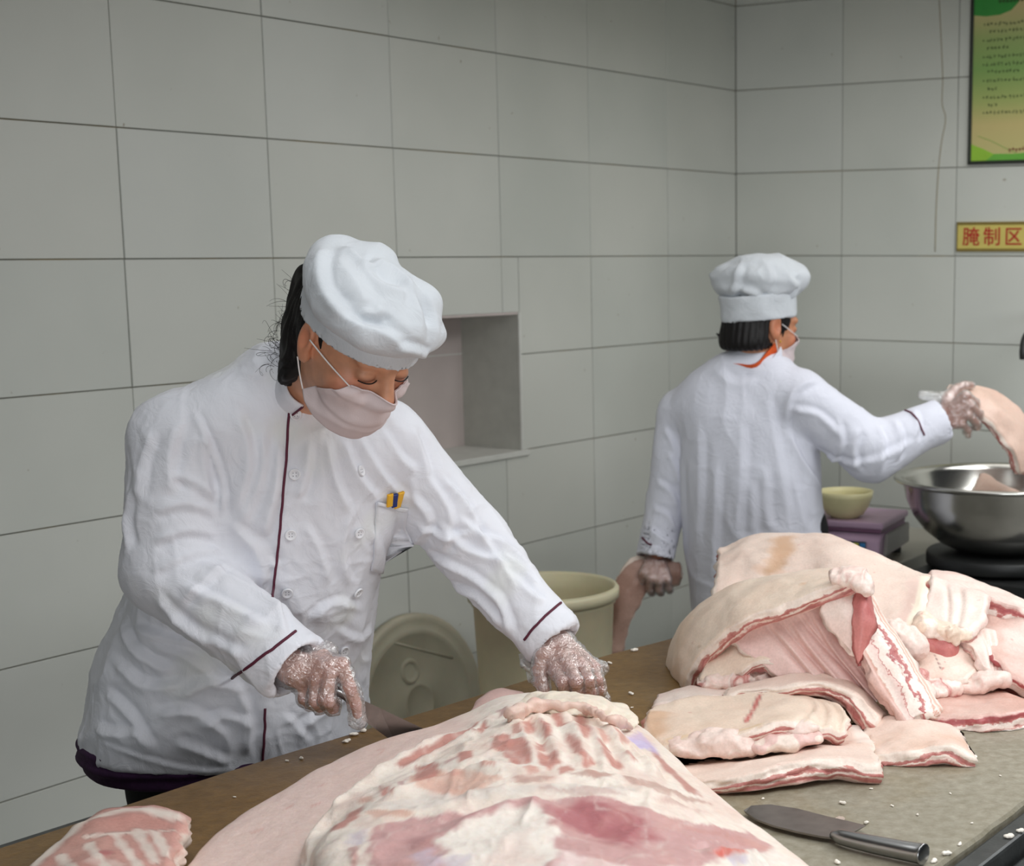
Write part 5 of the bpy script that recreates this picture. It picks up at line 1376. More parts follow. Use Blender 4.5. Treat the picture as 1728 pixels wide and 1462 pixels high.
slab('pork_belly', 'white fat flap folded over like a triangle at the top of the long strip',
     [[(1387, 1030, 2.745), (1404, 1000, 2.755), (1444, 984, 2.765)], [(1402, 1058, 2.725), (1424, 1036, 2.725), (1452, 1030, 2.73)], [(1436, 1100, 2.70), (1448, 1095, 2.70), (1458, 1088, 2.70)]], 0.016, M_FATTY, 30, 30, group=GH)
slab('pork_belly', 'dark red lens of lean meat hanging beside the white fat flap',
     [[(1446, 988, 2.745), (1458, 986, 2.745), (1468, 994, 2.75)], [(1440, 1030, 2.715), (1458, 1022, 2.71), (1476, 1036, 2.72)], [(1441, 1070, 2.69), (1455, 1066, 2.688), (1470, 1064, 2.695)], [(1446, 1118, 2.672), (1450, 1120, 2.67), (1456, 1112, 2.675)]], 0.014, M_LEAN, 24, 34, group=GH)
M_STRIP = pork_material('pork_strip', srgb(240, 220, 210), srgb(238, 208, 200), layers=[(0, srgb(206, 150, 132)), (.07, srgb(214, 166, 150)), (0.10, _f), (0.32, srgb(240, 212, 204)), (0.345, _r2), (0.37, _f), (0.56, _f), (0.60, _r), (0.66, _r2), (0.69, _f), (0.8, _f), (0.84, srgb(206, 150, 130)), (0.88, _f), (0.94, srgb(214, 170, 150)), (1, _f)])
slab('pork_belly', 'long streaky strip leaning down the middle of the heap',
     [[(1402, 1008, 2.76), (1444, 1085, 2.70), (1480, 1150, 2.66), (1527, 1219, 2.60)], [(1440, 1006, 2.77), (1480, 1072, 2.715), (1520, 1140, 2.665), (1558, 1205, 2.605)], [(1474, 1008, 2.79), (1512, 1070, 2.745), (1548, 1130, 2.695), (1590, 1192, 2.63)]], 0.03, M_STRIP, 70, 44, group=GH, tmode='v', rough=.005)
M_UNDER = pork_material('pork_underside', srgb(232, 210, 200), srgb(206, 160, 146), layers=[(0, srgb(232, 208, 198)), (.1, srgb(226, 186, 176)), (.16, _r), (.28, _r), (.34, _r2), (.38, _f), (.52, _f2), (.58, _r2), (.64, _f), (.9, _f), (1, SKIN_A)], blot=srgb(192, 132, 122))
slab('pork_belly', 'streaky slab lying flat at the right end of the heap with its rib side up',
     [[(1548, 1160, 2.80), (1620, 1152, 2.82), (1690, 1160, 2.82), (1750, 1172, 2.83)], [(1545, 1178, 2.72), (1615, 1182, 2.70), (1685, 1182, 2.70), (1750, 1182, 2.73)], [(1530, 1192, 2.645), (1610, 1206, 2.615), (1680, 1200, 2.615), (1750, 1190, 2.65)]], 0.048, M_UNDER, 60, 30, rim=10, group=GH, rough=.005)
slab('pork_belly', 'small pink slab with a dotted scar in the middle right of the heap',
     [[(1552, 1072, 2.88), (1600, 1074, 2.88), (1650, 1094, 2.86)], [(1542, 1100, 2.82), (1592, 1106, 2.81), (1650, 1122, 2.80)], [(1552, 1148, 2.76), (1590, 1152, 2.745), (1625, 1142, 2.755)]], 0.024, M_PORK, 34, 28, group=GH,
     marks=[([(1578 + 3 * k, 1106 + 7 * k, 2.80 - .008 * k)], .0022, np.array(srgb(140, 90, 96)), .9) for k in range(4)])
slab('pork_belly', 'curled pale slab hanging between the scarred slab and the right end',
     [[(1606, 1072, 2.88), (1648, 1056, 2.90), (1680, 1062, 2.90)], [(1640, 1092, 2.82), (1664, 1092, 2.82), (1686, 1100, 2.84)], [(1660, 1126, 2.78), (1672, 1132, 2.775), (1684, 1134, 2.79)]], 0.02, M_FATTY, 28, 28, group=GH, wrinkle=pleats([(.6, .1), (.8, .05)], .07, .006))
slab('pork_belly', 'rightmost slab of the heap cut off by the picture edge with a dark red edge',
     [[(1655, 1035, 2.97), (1700, 1042, 2.95), (1755, 1052, 2.95)], [(1668, 1078, 2.88), (1705, 1088, 2.86), (1758, 1108, 2.85)], [(1682, 1112, 2.80), (1712, 1132, 2.78), (1758, 1162, 2.76)]], 0.034, M_UNDER, 36, 30, group=GH, rough=.006)
lumps('fat_trimming', 'white lump of fat beside the long strip under the large top slab', [((1530, 1085, 2.80), (0.03, 0.03, 0.024)), ((1548, 1098, 2.79), (0.02, 0.025, 0.018)), ((1505, 1062, 2.82), (.024, .03, .018))], M_FATTY, nz=.007)
lumps('fat_trimming', 'white lump of fat under the curled pale slab near the right end', [((1665, 1150, 2.76), (0.032, 0.03, 0.016)), ((1640, 1158, 2.76), (0.024, 0.03, 0.014)), ((1690, 1146, 2.77), (.014, .02, .012))], M_FATTY, nz=.007)
lumps('pork_trimming', 'shredded gristly trimming below the pale square slab', [((1560, 1055, 2.86), (0.02, 0.03, 0.02)), ((1590, 1068, 2.85), (0.03, 0.03, 0.018)), ((1610, 1072, 2.83), (0.008, 0.012, 0.018), .004), ((1602, 1070, 2.825), (0.007, 0.012, 0.016), .004), ((1625, 1072, 2.85), (.02, .02, .014))], M_PORK_Y, h=.003, nz=.006, ridge=.005)
lumps('lean_trimming', 'wet dark red scrap of lean meat deep under the scarred slab', [((1570, 1080, 2.86), (0.05, 0.03, 0.012)), ((1620, 1172, 2.80), (0.05, 0.03, 0.02)), ((1600, 1160, 2.80), (.03, .03, .02), .02), ((1590, 1120, 2.84), (.03, .03, .05), .03)], M_LEAN, nz=.004)
lumps('pork_trimming', 'greyish torn scrap at the foot of the long strip', [((1572, 1166, 2.73), (0.034, 0.03, 0.014)), ((1600, 1165, 2.74), (0.022, 0.02, 0.016)), ((1545, 1150, 2.73), (.02, .02, .016))], M_FATTY, h=.003, nz=.006, ridge=.006, t=.6)
# in front of the heap
slab('pork_belly', 'thin streaky slab sagging behind the folded slab with a lean tip',
     [[(1228, 1158, 2.74), (1300, 1142, 2.75), (1385, 1136, 2.75), (1448, 1154, 2.73), (1494, 1204, 2.67)], [(1230, 1170, 2.69), (1300, 1155, 2.69), (1382, 1147, 2.69), (1442, 1166, 2.665), (1484, 1212, 2.61)]], 0.034, M_PORK, 70, 14, rim=12, group=GH, taper=lambda u, v: 0.45 + 0.75 * u)
slab('pork_belly', 'thin white rimmed slab peeping out behind the folded slab at the left',
     [[(1112, 1176, 2.78), (1160, 1160, 2.80), (1240, 1160, 2.80), (1320, 1166, 2.78)], [(1106, 1190, 2.70), (1160, 1178, 2.70), (1240, 1178, 2.70), (1320, 1184, 2.70)]], 0.022, M_FATTY, 40, 14, group=GH)
B_ = slab('pork_belly', 'folded tan slab with a red gash on its skin in front of the heap',
     [[(1106, 1190, 2.64), (1180, 1175, 2.67), (1260, 1170, 2.69), (1340, 1170, 2.69), (1402, 1184, 2.67)], [(1092, 1206, 2.56), (1170, 1203, 2.585), (1260, 1194, 2.60), (1345, 1188, 2.59), (1420, 1196, 2.59)],
      [(1100, 1234, 2.49), (1175, 1230, 2.485), (1260, 1220, 2.495), (1340, 1204, 2.50), (1428, 1208, 2.52)], [(1122, 1258, 2.43), (1180, 1246, 2.425), (1260, 1235, 2.43), (1335, 1214, 2.45), (1424, 1230, 2.47)]], 0.026, M_PORK_Y, 70, 44, group=GH,
     marks=[([(1283, 1173, 2.67), (1274, 1190, 2.60), (1268, 1202, 2.56), (1258, 1218, 2.50)], 0.0042, red, .95), ([(1110, 1205, 2.57), (1106, 1235, 2.50)], .02, brown, .6), ([(1130, 1250, 2.44), (1200, 1240, 2.43), (1280, 1225, 2.44)], .008, tan, .7)],
     wrinkle=pleats([(.90, .0), (.95, .03), (.85, -.05)], .02, .006))
lumps('fat_lump', '', [((1160, 1258, 2.43), (0.035, 0.03, 0.011)), ((1205, 1250, 2.43), (0.035, 0.03, 0.014)), ((1245, 1248, 2.435), (0.03, 0.03, 0.013)), ((1350, 1230, 2.46), (.03, .03, .014)), ((1175, 1266, 2.425), (.04, .03, .010)), ((1225, 1264, 2.43), (.04, .03, .010)), ((1262, 1262, 2.435), (.03, .03, .010))], M_FATTY, B_, h=.003, nz=.005)
lumps('lean_lump', '', [((1285, 1258, 2.43), (0.024, 0.03, 0.012)), ((1320, 1252, 2.435), (0.034, 0.03, 0.014)), ((1360, 1246, 2.445), (0.028, 0.03, 0.013))], M_PORK_P, B_, h=.003, nz=.004)
slab('pork_belly', 'flat pink slab at the front with a streaky bacon edge beside the carcass',
     [[(1105, 1262, 2.53), (1200, 1254, 2.57), (1290, 1244, 2.61), (1380, 1230, 2.63), (1450, 1223, 2.63)], [(1130, 1286, 2.43), (1215, 1282, 2.44), (1300, 1268, 2.48), (1385, 1248, 2.52), (1464, 1246, 2.53)],
      [(1190, 1320, 2.285), (1270, 1304, 2.29), (1335, 1285, 2.32), (1400, 1273, 2.345), (1476, 1285, 2.335)]], 0.036, M_PORK, 80, 34, rim=12, group=GH, rough=.004,
     marks=[([(1448, 1226, 2.62), (1458, 1250, 2.51)], .014, np.array(srgb(244, 232, 222)), .8)], taper=lambda u, v: 0.62 + 0.38 * np.clip(u * 2, 0, 1))
slab('pork_belly', 'small humped pink slab with a streaky edge right of the flat front slab',
     [[(1462, 1222, 2.63), (1530, 1202, 2.67), (1590, 1208, 2.66), (1614, 1226, 2.62)], [(1472, 1250, 2.52), (1540, 1234, 2.54), (1600, 1240, 2.52), (1634, 1256, 2.50)], [(1482, 1268, 2.43), (1540, 1257, 2.425), (1595, 1256, 2.425), (1642, 1272, 2.42)]], 0.034, M_PORK, 50, 30, rim=10, group=GH, rough=.004)
# ================================================================== the woman at the back
def build_back():
    P = root('person', 'woman in white jacket and cap seen from behind holding pork strips', 'person')
    HC = at(1284, 553, 4.35); HR = frame(math.radians(128), math.radians(4))
    hl = lambda x, y, z: HC + HR @ np.array([x, y, z])
    TA = math.radians(-14)
    T = [(0.45, 1295, 4.38, 0.205, 0.165), (0.84, 1272, 4.37, 0.196, 0.145), (1.08, 1263, 4.36, 0.188, 0.132), (1.17, 1256, 4.36, 0.180, 0.112), (1.225, 1258, 4.355, 0.150, 0.092), (1.27, 1268, 4.35, 0.105, 0.078), (1.295, 1275, 4.35, 0.06, 0.06)]
    SR, ER, WR = at(1350, 672, 4.28), at(1470, 762, 4.30), at(1590, 708, 4.36)
    SL, EL, WL = at(1146, 696, 4.42), at(1126, 842, 4.42), at(1106, 942, 4.36)
    neck0 = np.array([X(1275, 4.35, 1.25), 4.35, 1.25])
    ops = head_ops(HC, HR) + [('u', Cap(hl(0, -0.02, -0.055), neck0, 0.052, 0.056), 0.02)]
    ch = np.array([X(1262, 4.36, 1.10), 4.36, 1.10]); pe = np.array([X(1280, 4.38, 0.80), 4.38, 0.80])
    ops += [('u', Cap(neck0, ch, 0.056, 0.09), 0.03), ('u', Cap(ch, pe, 0.09, 0.12), 0.03)]
    for s_, e_, w_ in ((SR, ER, WR), (SL, EL, WL)):
        ops += [('u', Cap(ch + (s_ - ch) * .3, s_, 0.06, 0.046), 0.02), ('u', Cap(s_, e_, 0.045, 0.036), 0.01), ('u', Cap(e_, w_, 0.036, 0.026), 0.01)]
    lat = np.array([math.cos(TA), math.sin(TA), 0]); fwd = np.array([-math.sin(TA), math.cos(TA), 0]); feet = []
    for sx in (-1, 1):
        hip = pe + lat * 0.085 * sx - np.array([0, 0, .03]); kn = hip + lat * .01 * sx + fwd * .02 + np.array([0, 0, -.36]); an = kn - fwd * .03 + np.array([0, 0, -.33]); an[2] = 0.08
        ops += [('u', Cap(hip, kn, 0.076, 0.050), 0.02), ('u', Cap(kn, an, 0.05, 0.036), 0.01), ('u', Cap(an - [0, 0, .035], an + fwd * .13 - [0, 0, .05], .036, .026), .01)]
        feet.append((hip, kn, an))
    r_m = [at(1630, 668, 4.335), at(1637, 684, 4.33), at(1634, 700, 4.33), at(1624, 715, 4.335)]
    r_f = [[at(1646, 680, 4.355), at(1650, 690, 4.39), at(1644, 694, 4.42)], [at(1652, 698, 4.35), at(1655, 708, 4.385), at(1648, 708, 4.415)], [at(1648, 714, 4.35), at(1650, 722, 4.38), at(1642, 722, 4.41)], [at(1634, 727, 4.35), at(1634, 734, 4.38), at(1628, 730, 4.405)]]
    rh = hand_ops(WR, r_m, r_f, [at(1600, 672, 4.37), at(1614, 656, 4.385), at(1628, 650, 4.40), at(1640, 650, 4.41)])
    l_m = [at(1086, 968, 4.315), at(1098, 976, 4.305), at(1112, 980, 4.305), at(1126, 978, 4.315)]
    l_f = [[at(1082, 986, 4.33), at(1086, 994, 4.36), at(1092, 988, 4.38)], [at(1096, 994, 4.32), at(1100, 1000, 4.355), at(1104, 992, 4.375)], [at(1112, 996, 4.32), at(1115, 1001, 4.355), at(1118, 993, 4.375)], [at(1128, 992, 4.33), at(1130, 997, 4.36), at(1131, 989, 4.375)]]
    lh = hand_ops(WL, l_m, l_f, [at(1092, 956, 4.38), at(1076, 966, 4.385), at(1072, 978, 4.385), at(1076, 990, 4.38)])
    ops += rh + lh
    V, Q = sdf_mesh(ops, 0.0042); V = relax(V, Q, 1, .3)
    col = np.tile(np.array(srgb(190, 132, 108)), (len(V), 1)); hd = np.linalg.norm(V - HC, axis=1) < 0.24
    col[hd] = paint_head(V[hd], HC, HR, np.array(srgb(190, 132, 98)))
    part('body', V, Q, M_SKIN, P, col=col)
    jops = [('u', Loft(rows_from(T), TA, 2.3), 0), ('u', Cap(SR - [0.05, -.02, -0.01], SR, 0.068, 0.068), .04), ('u', Cap(SL + [0.05, -.02, 0.01], SL, 0.066, 0.060), .04),
            ('u', cut_sleeve(SR, ER, WR, 0.074, 0.078, 0.052), 0.018), ('u', cut_sleeve(SL, EL, WL, 0.060, 0.056, 0.050), 0.012)]
    V, Q = sdf_mesh(jops, 0.0055); V = relax(V, Q, 2, .4); N = normals(V, Q); S = Surf(V, Q, N); st = []
    def fo(w, a, *ls):
        for l in ls: st.append((l, w, a))
    fo(.010, .008, [(1385, 640), (1345, 655), (1328, 690), (1322, 740)], [(1325, 720), (1360, 790), (1395, 830)], [(1330, 690), (1380, 700), (1420, 740)], [(1410, 705), (1420, 750), (1400, 790)], [(1450, 720), (1440, 760), (1450, 800)], [(1475, 715), (1490, 750), (1480, 800)], [(1505, 705), (1520, 740), (1510, 780)], [(1540, 690), (1548, 715), (1540, 745)], [(1340, 740), (1420, 780), (1480, 775), (1560, 735)])
    fo(.016, .0055, [(1200, 620), (1240, 650), (1280, 640)], [(1290, 660), (1310, 760), (1330, 880)], [(1250, 700), (1250, 800), (1240, 920)], [(1180, 700), (1180, 820), (1175, 940)], [(1330, 780), (1350, 860), (1360, 900)], [(1290, 780), (1290, 860), (1300, 900)], [(1210, 760), (1205, 900), (1200, 990)], [(1150, 760), (1150, 850), (1155, 960)], [(1265, 800), (1270, 870), (1265, 900)])
    fo(.009, .007, [(1105, 810), (1130, 830), (1145, 860)], [(1100, 860), (1125, 870), (1142, 900)], [(1095, 890), (1115, 910), (1140, 920)], [(1125, 760), (1140, 790), (1145, 820)], [(1120, 720), (1135, 750), (1140, 780)])
    D = folds(V, N, S, st) + 0.0025 * fbm(V * np.array([1, 1, .6]), 13, 31, 2) + 0.003 * ridged(V, 7, 5)
    V = V + N * D[:, None]
    jk = part('jacket', V, Q, M_WHITE2, P); S2 = Surf(V, Q)
    piping(S2, [(1527, 690), (1545, 705), (1560, 735)], jk, .0028); piping(S2, [(1084, 908), (1094, 918), (1100, 920)], jk, .0028)
    # collar of the jacket and the orange jumper inside it
    ax = hl(0, -0.03, -0.07) - neck0; ax /= np.linalg.norm(ax)
    for nm, mat, r0, h0, h1 in (('collar', M_WHITE2, 0.082, 0.0, 0.040), ('jumper_collar', M_ORANGE, 0.071, 0.01, 0.058)):
        CP = np.zeros((5, 36, 3)); CN = np.zeros((5, 36, 3)); e1 = np.cross(ax, [0, 1, 0]); e1 /= np.linalg.norm(e1); e2 = np.cross(ax, e1)
        for i in range(36):
            a = 2 * math.pi * i / 35; d = e1 * math.cos(a) + e2 * math.sin(a)
            for j in range(5): CP[j, i] = neck0 + ax * (h0 + (h1 - h0) * (1 - j / 4) + .004 * math.sin(3 * a)) + d * (r0 + .004 * math.sin(5 * a)); CN[j, i] = d
        v, q = sheet(CP, CN, 0.005); part(nm, v, q, mat, P if nm != 'collar' else jk)
    t = []
    for hip, kn, an in feet: t += [('u', Cap(hip + [0, 0, .02], kn, 0.112, 0.076), 0.03), ('u', Cap(kn, an - [0, 0, .02], 0.076, 0.062), 0.01)]
    v, q = sdf_mesh(t, 0.012); part('trousers', v, q, M_TROUSER, P)
    for hip, kn, an in feet:
        v, q = sdf_mesh([('u', Cap(an - [0, 0, .03], an + fwd * .14 - [0, 0, .042], .048, .036), 0), ('u', Cap(an, an - [0, 0, .03], .046, .048), .01)], 0.008); v[:, 2] = np.maximum(v[:, 2], .001); part('shoe', v, q, M_SHOE, P)
    # hair: a short bob
    E = lambda c, r: Ell(hl(*c), np.array(r), HR)
    v, q = sdf_mesh([('u', E((0, -0.016, 0.020), (0.0795, 0.100, 0.098)), 0), ('u', E((0, -0.055, -0.035), (0.0795, 0.060, 0.058)), 0.02),
                     ('s', E((-0.085, -0.006, -0.008), (0.034, 0.024, 0.044)), 0.006), ('s', E((0.085, -0.006, -0.008), (0.034, 0.024, 0.044)), .006),
                     ('i', Half(hl(0, 0.055, 0.0), HR @ np.array([0, 1.0, -0.5])), 0.01), ('i', Half(hl(0, 0, -0.054), HR @ np.array([0, 0.12, -1])), 0.01)], 0.005)
    n_ = normals(v, q); v = v + n_ * (0.002 * np.sin(np.arctan2(*((v - HC) @ HR)[:, :2].T) * 40))[:, None]
    hair = part('hair', v, q, M_HAIR, P)
    obj('hair_flick', tube_mesh('hair_flick', cr(np.array([at(1228, 572, 4.36), at(1218, 570, 4.36), at(1213, 566, 4.36), at(1209, 563, 4.36)]), 12), np.linspace(.008, .002, 12), 6), M_HAIR, hair)
    # cap
    v, q = sdf_mesh([('u', Local(Loft([(0.026, 0, -.004, 0.0885, 0.111), (0.06, 0, -.004, 0.090, 0.112), (0.095, 0, -.006, 0.090, 0.112)], 0.0, 2.0), HC, HR @ np.array([[1, 0, 0], [0, .988, -.15], [0, .15, .988]])), 0)], 0.005)
    v = v + normals(v, q) * (0.0025 * fbm(v, 22, 3, 2))[:, None]; part('cap_band', v, q, M_CAP, P)
    v, q = sdf_mesh([('u', E((0.0, -0.005, 0.130), (0.108, 0.122, 0.050)), 0), ('u', E((0.0, -0.02, 0.098), (0.092, 0.112, 0.028)), 0.02), ('u', E((0.06, -0.075, 0.125), (0.045, 0.045, 0.042)), .03), ('u', E((-0.03, 0.07, 0.14), (0.06, 0.05, 0.034)), 0.03), ('u', E((0, -0.01, 0.165), (0.07, 0.075, 0.034)), .03)], 0.005)
    v = relax(v, q, 2, .5); n_ = normals(v, q); S = Surf(v, q, n_)
    D = folds(v, n_, S, [([(1245, 488), (1275, 495), (1290, 510)], .010, .009), ([(1290, 440), (1300, 470), (1280, 500)], .012, .007), ([(1250, 445), (1240, 480), (1235, 510)], .012, .008), ([(1320, 450), (1335, 475), (1350, 485)], .011, .008), ([(1300, 500), (1330, 505), (1352, 480)], .009, .008)]) + .004 * fbm(v, 13, 3, 2) + .005 * ridged(v, 9, 8)
    v = v + n_ * D[:, None]; part('cap_top', v, q, M_CAP, P)
    make_mask(P, HC, HR, hl, 1, 'white mask seen from the side')
    obj('earring', lathe_mesh('earring', [(0, .004), (.003, .002), (.003, -.002), (0, -.004)], 10, tuple(hl(-0.082, 0.004, -0.034))), M_GOLD, P)
    for hnd, ex in ((rh, [('u', Cap(at(1585, 672, 4.37), at(1556, 666, 4.37), 0.014, 0.012), .02)]), (lh, [])):
        v, q = sdf_mesh(hnd + ex, 0.0048); n_ = normals(v, q); v = v + n_ * (0.003 + 0.002 * fbm(v, 50, 4, 2))[:, None]; part('glove', v, q, M_GLOVE, P)
    return P
M_ORANGE = simple('orange_knit', srgb(206, 84, 34), 0.9, var=.15)
M_GOLD = simple('gold', srgb(214, 170, 80), 0.3, metal=1.0)
BACK = build_back()
M_PORK_D = pork_material('pork_strip_skin', srgb(228, 200, 184), srgb(214, 180, 164), blot=srgb(206, 164, 146))
slab('pork_strip', 'curved pork strip held out over the steel basin',
     [[(1606, 652, 4.44), (1655, 652, 4.45), (1700, 672, 4.46), (1738, 716, 4.47), (1758, 790, 4.48)], [(1605, 668, 4.40), (1650, 670, 4.39), (1688, 690, 4.39), (1722, 732, 4.40), (1742, 795, 4.42)], [(1608, 684, 4.40), (1645, 692, 4.37), (1676, 712, 4.36), (1706, 752, 4.37), (1724, 800, 4.40)]], 0.034, M_PORK_D, 50, 24, zmin=-1)
slab('pork_strip', 'dark pork strip hanging from the lowered hand of the woman at the back',
     [[(1146, 950, 4.37), (1100, 942, 4.35), (1056, 958, 4.33), (1024, 1020, 4.32), (1000, 1098, 4.32)], [(1146, 968, 4.355), (1104, 966, 4.345), (1070, 985, 4.315), (1044, 1040, 4.30), (1024, 1104, 4.30)], [(1144, 985, 4.36), (1112, 988, 4.345), (1086, 1004, 4.325), (1064, 1048, 4.31), (1048, 1100, 4.31)]], 0.030, pork_material('pork_strip_dark', srgb(190, 160, 146), srgb(172, 136, 122), blot=srgb(158, 116, 100)), 50, 24, zmin=-1)

# ================================================================== things at the back
def place(o, loc, rz=0.0): o.location = loc; o.rotation_euler = (0, 0, rz); return o
BZ = 0.655
M_BENCH = simple('bench_top', srgb(150, 146, 134), 0.4, var=.08, scale=5)
bench = root('work_bench', 'grey bench carrying the mauve scale by the far wall', 'bench')
place(bench, (0.27, 4.94, 0), AR)
obj('bench_top', box_mesh('bench_top', (0, 0, BZ - 0.02), (0.58, 0.72, 0.04), bevel=.004), M_BENCH, bench)
for sx in (-1, 1):
    for sy in (-1, 1): obj('leg', box_mesh('leg', (sx * .25, sy * .3, (BZ - .04) / 2), (.045, .045, BZ - .04), bevel=.003), M_STEEL_DK, bench)
obj('shelf', box_mesh('shelf', (0, 0, .2), (.48, .6, .02), bevel=.003), M_STEEL_DK, bench)
# basin
M_STEEL = simple('stainless_steel', srgb(196, 194, 188), 0.20, metal=1.0, var=.12, scale=8, bump=.06, bscale=30)
bc = at(1690, 806, 4.50)
prof = [(0.0, -0.205), (0.10, -0.205), (0.125, -0.200), (0.17, -0.180), (0.215, -0.145), (0.245, -0.105), (0.266, -0.06), (0.276, -0.015), (0.280, 0.0), (0.296, 0.004), (0.304, 0.002), (0.306, -0.004), (0.302, -0.008), (0.286, -0.006), (0.279, -0.017), (0.269, -0.062), (0.248, -0.108), (0.217, -0.149), (0.171, -0.185), (0.125, -0.206), (0.10, -0.210), (0.0, -0.210)]
bs = lathe_mesh('steel_basin', prof, 72); o = obj('steel_basin', bs, M_STEEL); o.location = bc; tag(o, 'wide stainless steel basin on a black stand at the right', 'basin')
stand = root('burner_stand', 'black iron burner cabinet under the stainless steel basin', 'stand'); place(stand, (bc[0], bc[1], 0), AR)
tz = bc[2] - 0.211
obj('top_ring', lathe_mesh('top_ring', [(0.10, tz), (0.205, tz), (0.21, tz - .006), (0.21, tz - .034), (0.20, tz - .04), (0.10, tz - .04), (0.10, tz)], 40), M_BLACK, stand)
obj('cabinet', box_mesh('cabinet', (0, 0, (tz - .045) / 2), (.40, .40, tz - .05), bevel=.01), M_BLACK, stand)
obj('trim', box_mesh('trim', (0, .205, tz - .15), (.38, .008, .022), bevel=.002), M_BENCH, stand)
for k in range(4):
    a = k * 1.571 + .785
    obj('support', box_mesh('support', (0.15 * math.cos(a), .15 * math.sin(a), tz - .045), (.03, .03, .012), bevel=.002), M_BLACK, stand)
slab('pork_piece', 'piece of pork sticking up inside the steel basin', [[(1648, 810, 4.56), (1662, 800, 4.58), (1690, 815, 4.6), (1720, 830, 4.6)], [(1648, 830, 4.50), (1665, 826, 4.52), (1695, 832, 4.52), (1722, 840, 4.52)], [(1650, 850, 4.47), (1668, 850, 4.47), (1698, 852, 4.47), (1725, 856, 4.47)]], 0.03, M_PORK_D, 24, 20, zmin=-1)
# scale with its bowl
M_MAUVE = simple('mauve_plastic', srgb(176, 148, 170), 0.45, var=.03); M_MAUVE_D = simple('mauve_edge', srgb(120, 84, 108), 0.5); M_GREYP = simple('grey_plastic', srgb(140, 136, 132), 0.5)
M_PANEL = simple('dark_panel', srgb(44, 52, 66), 0.3); M_KEYB = simple('blue_keys', srgb(48, 120, 176), 0.4); M_KEYG = simple('yellow_green_keys', srgb(176, 178, 70), 0.4)
scale = root('price_scale', 'mauve electronic price scale carrying a cream bowl', 'scale')
cr_pt = at(1490, 884, 4.54); rz = math.radians(-21); ux = np.array([math.cos(rz), math.sin(rz)]); uy = np.array([-math.sin(rz), math.cos(rz)])
sc = cr_pt[:2] - ux * .13 + uy * .135; place(scale, (sc[0], sc[1], BZ), rz); ph = cr_pt[2] - BZ
obj('weighing_plate', box_mesh('weighing_plate', (0, 0, ph - .010), (.26, .27, .020), bevel=.006), M_MAUVE, scale)
obj('plate_edge', box_mesh('plate_edge', (0, 0, ph - .025), (.245, .255, .012), bevel=.002), M_MAUVE_D, scale)
def prism(name, xs, prof, mat, par):   # profile in (y, z) extruded along x
    bm = bmesh.new(); A = [bm.verts.new((xs[0], y, z)) for y, z in prof]; B = [bm.verts.new((xs[1], y, z)) for y, z in prof]; n = len(prof)
    bm.faces.new(A); bm.faces.new(B[::-1])
    for i in range(n): bm.faces.new((A[i], B[i], B[(i + 1) % n], A[(i + 1) % n]))
    bmesh.ops.bevel(bm, geom=list(bm.edges), offset=.003, segments=2, affect='EDGES')
    return obj(name, bm_mesh(name, bm), mat, par)
prism('housing', (-.125, .125), [(-.165, .022), (.125, .022), (.125, ph - .032), (-.115, ph - .032), (-.150, ph - .05)], M_MAUVE, scale)
prism('side_panel', (.1255, .135), [(-.12, .03), (.13, .03), (.13, ph - .036), (-.10, ph - .036)], M_GREYP, scale)
fp = obj('front_panel', box_mesh('front_panel', (-.01, -.168, .052), (.20, .006, .05), Matrix.Rotation(math.radians(-8), 3, 'X'), .002), M_PANEL, scale)
for i in range(6):
    for j in range(3): obj('key', box_mesh('key', (-.02 + .020 * i, -.1725 + .002 * j, .037 + .015 * j), (.016, .004, .011), bevel=.001), M_KEYB if (i + j) % 3 else M_KEYG, fp)
obj('display', box_mesh('display', (-.075, -.1725, .054), (.05, .004, .03), bevel=.001), M_BLACK, fp)
for sx in (-1, 1):
    for sy in (-1, 1): obj('foot', lathe_mesh('foot', [(0, 0), (.014, 0), (.016, .006), (.014, .022), (0, .022)], 16, (sx * .10, sy * .11, 0)), M_BLACK, scale)
M_BOWL = simple('cream_bowl', srgb(222, 214, 166), 0.4, var=.05)
bp_ = at(1426, 864, 4.66); bp_[2] = BZ + ph
o = obj('cream_bowl', lathe_mesh('cream_bowl', [(0, .004), (.035, .004), (.05, .014), (.066, .036), (.077, .064), (.080, .078), (.083, .078), (.081, .062), (.070, .034), (.055, .010), (.042, .004), (.040, 0), (0, 0)], 48), M_BOWL); o.location = bp_; tag(o, 'cream yellow bowl standing on the mauve scale', 'bowl')
# yellowish tub and the lid leaning on the wall
def plastic(name, col):
    m = simple(name, col, 0.45, var=.10, scale=7); b = m.node_tree.nodes['Principled BSDF']; b.inputs['Subsurface Weight'].default_value = .2; b.inputs['Subsurface Scale'].default_value = .02; return m
M_TUB = plastic('yellowed_plastic', srgb(206, 198, 166))
tc_ = at(917, 990, 4.18); H = tc_[2]
tub = root('plastic_tub', 'tall yellowed plastic tub behind the table', 'tub'); place(tub, (tc_[0], tc_[1], 0))
obj('tub_body', lathe_mesh('tub_body', [(0, 0), (.15, 0), (.158, .006), (.172, H * .5), (.186, H - .045), (.192, H - .04), (.192, H - .004), (.197, H), (.192, H + .003), (.186, H - .004), (.180, H - .05), (.166, H * .5), (.15, .012), (0, .012)], 64), M_TUB, tub)
obj('rim_band', lathe_mesh('rim_band', [(.192, H - .030), (.2005, H - .028), (.2015, H - .006), (.196, H + .002), (.192, H - .002)], 64), M_TUB, tub)
M_LID = plastic('grey_yellow_plastic', srgb(176, 170, 150))
lid = root('tub_lid', 'large round plastic lid leaning against the wall behind the jacket', 'lid')
t_ = 1.83; lp = COR + DL * t_; 
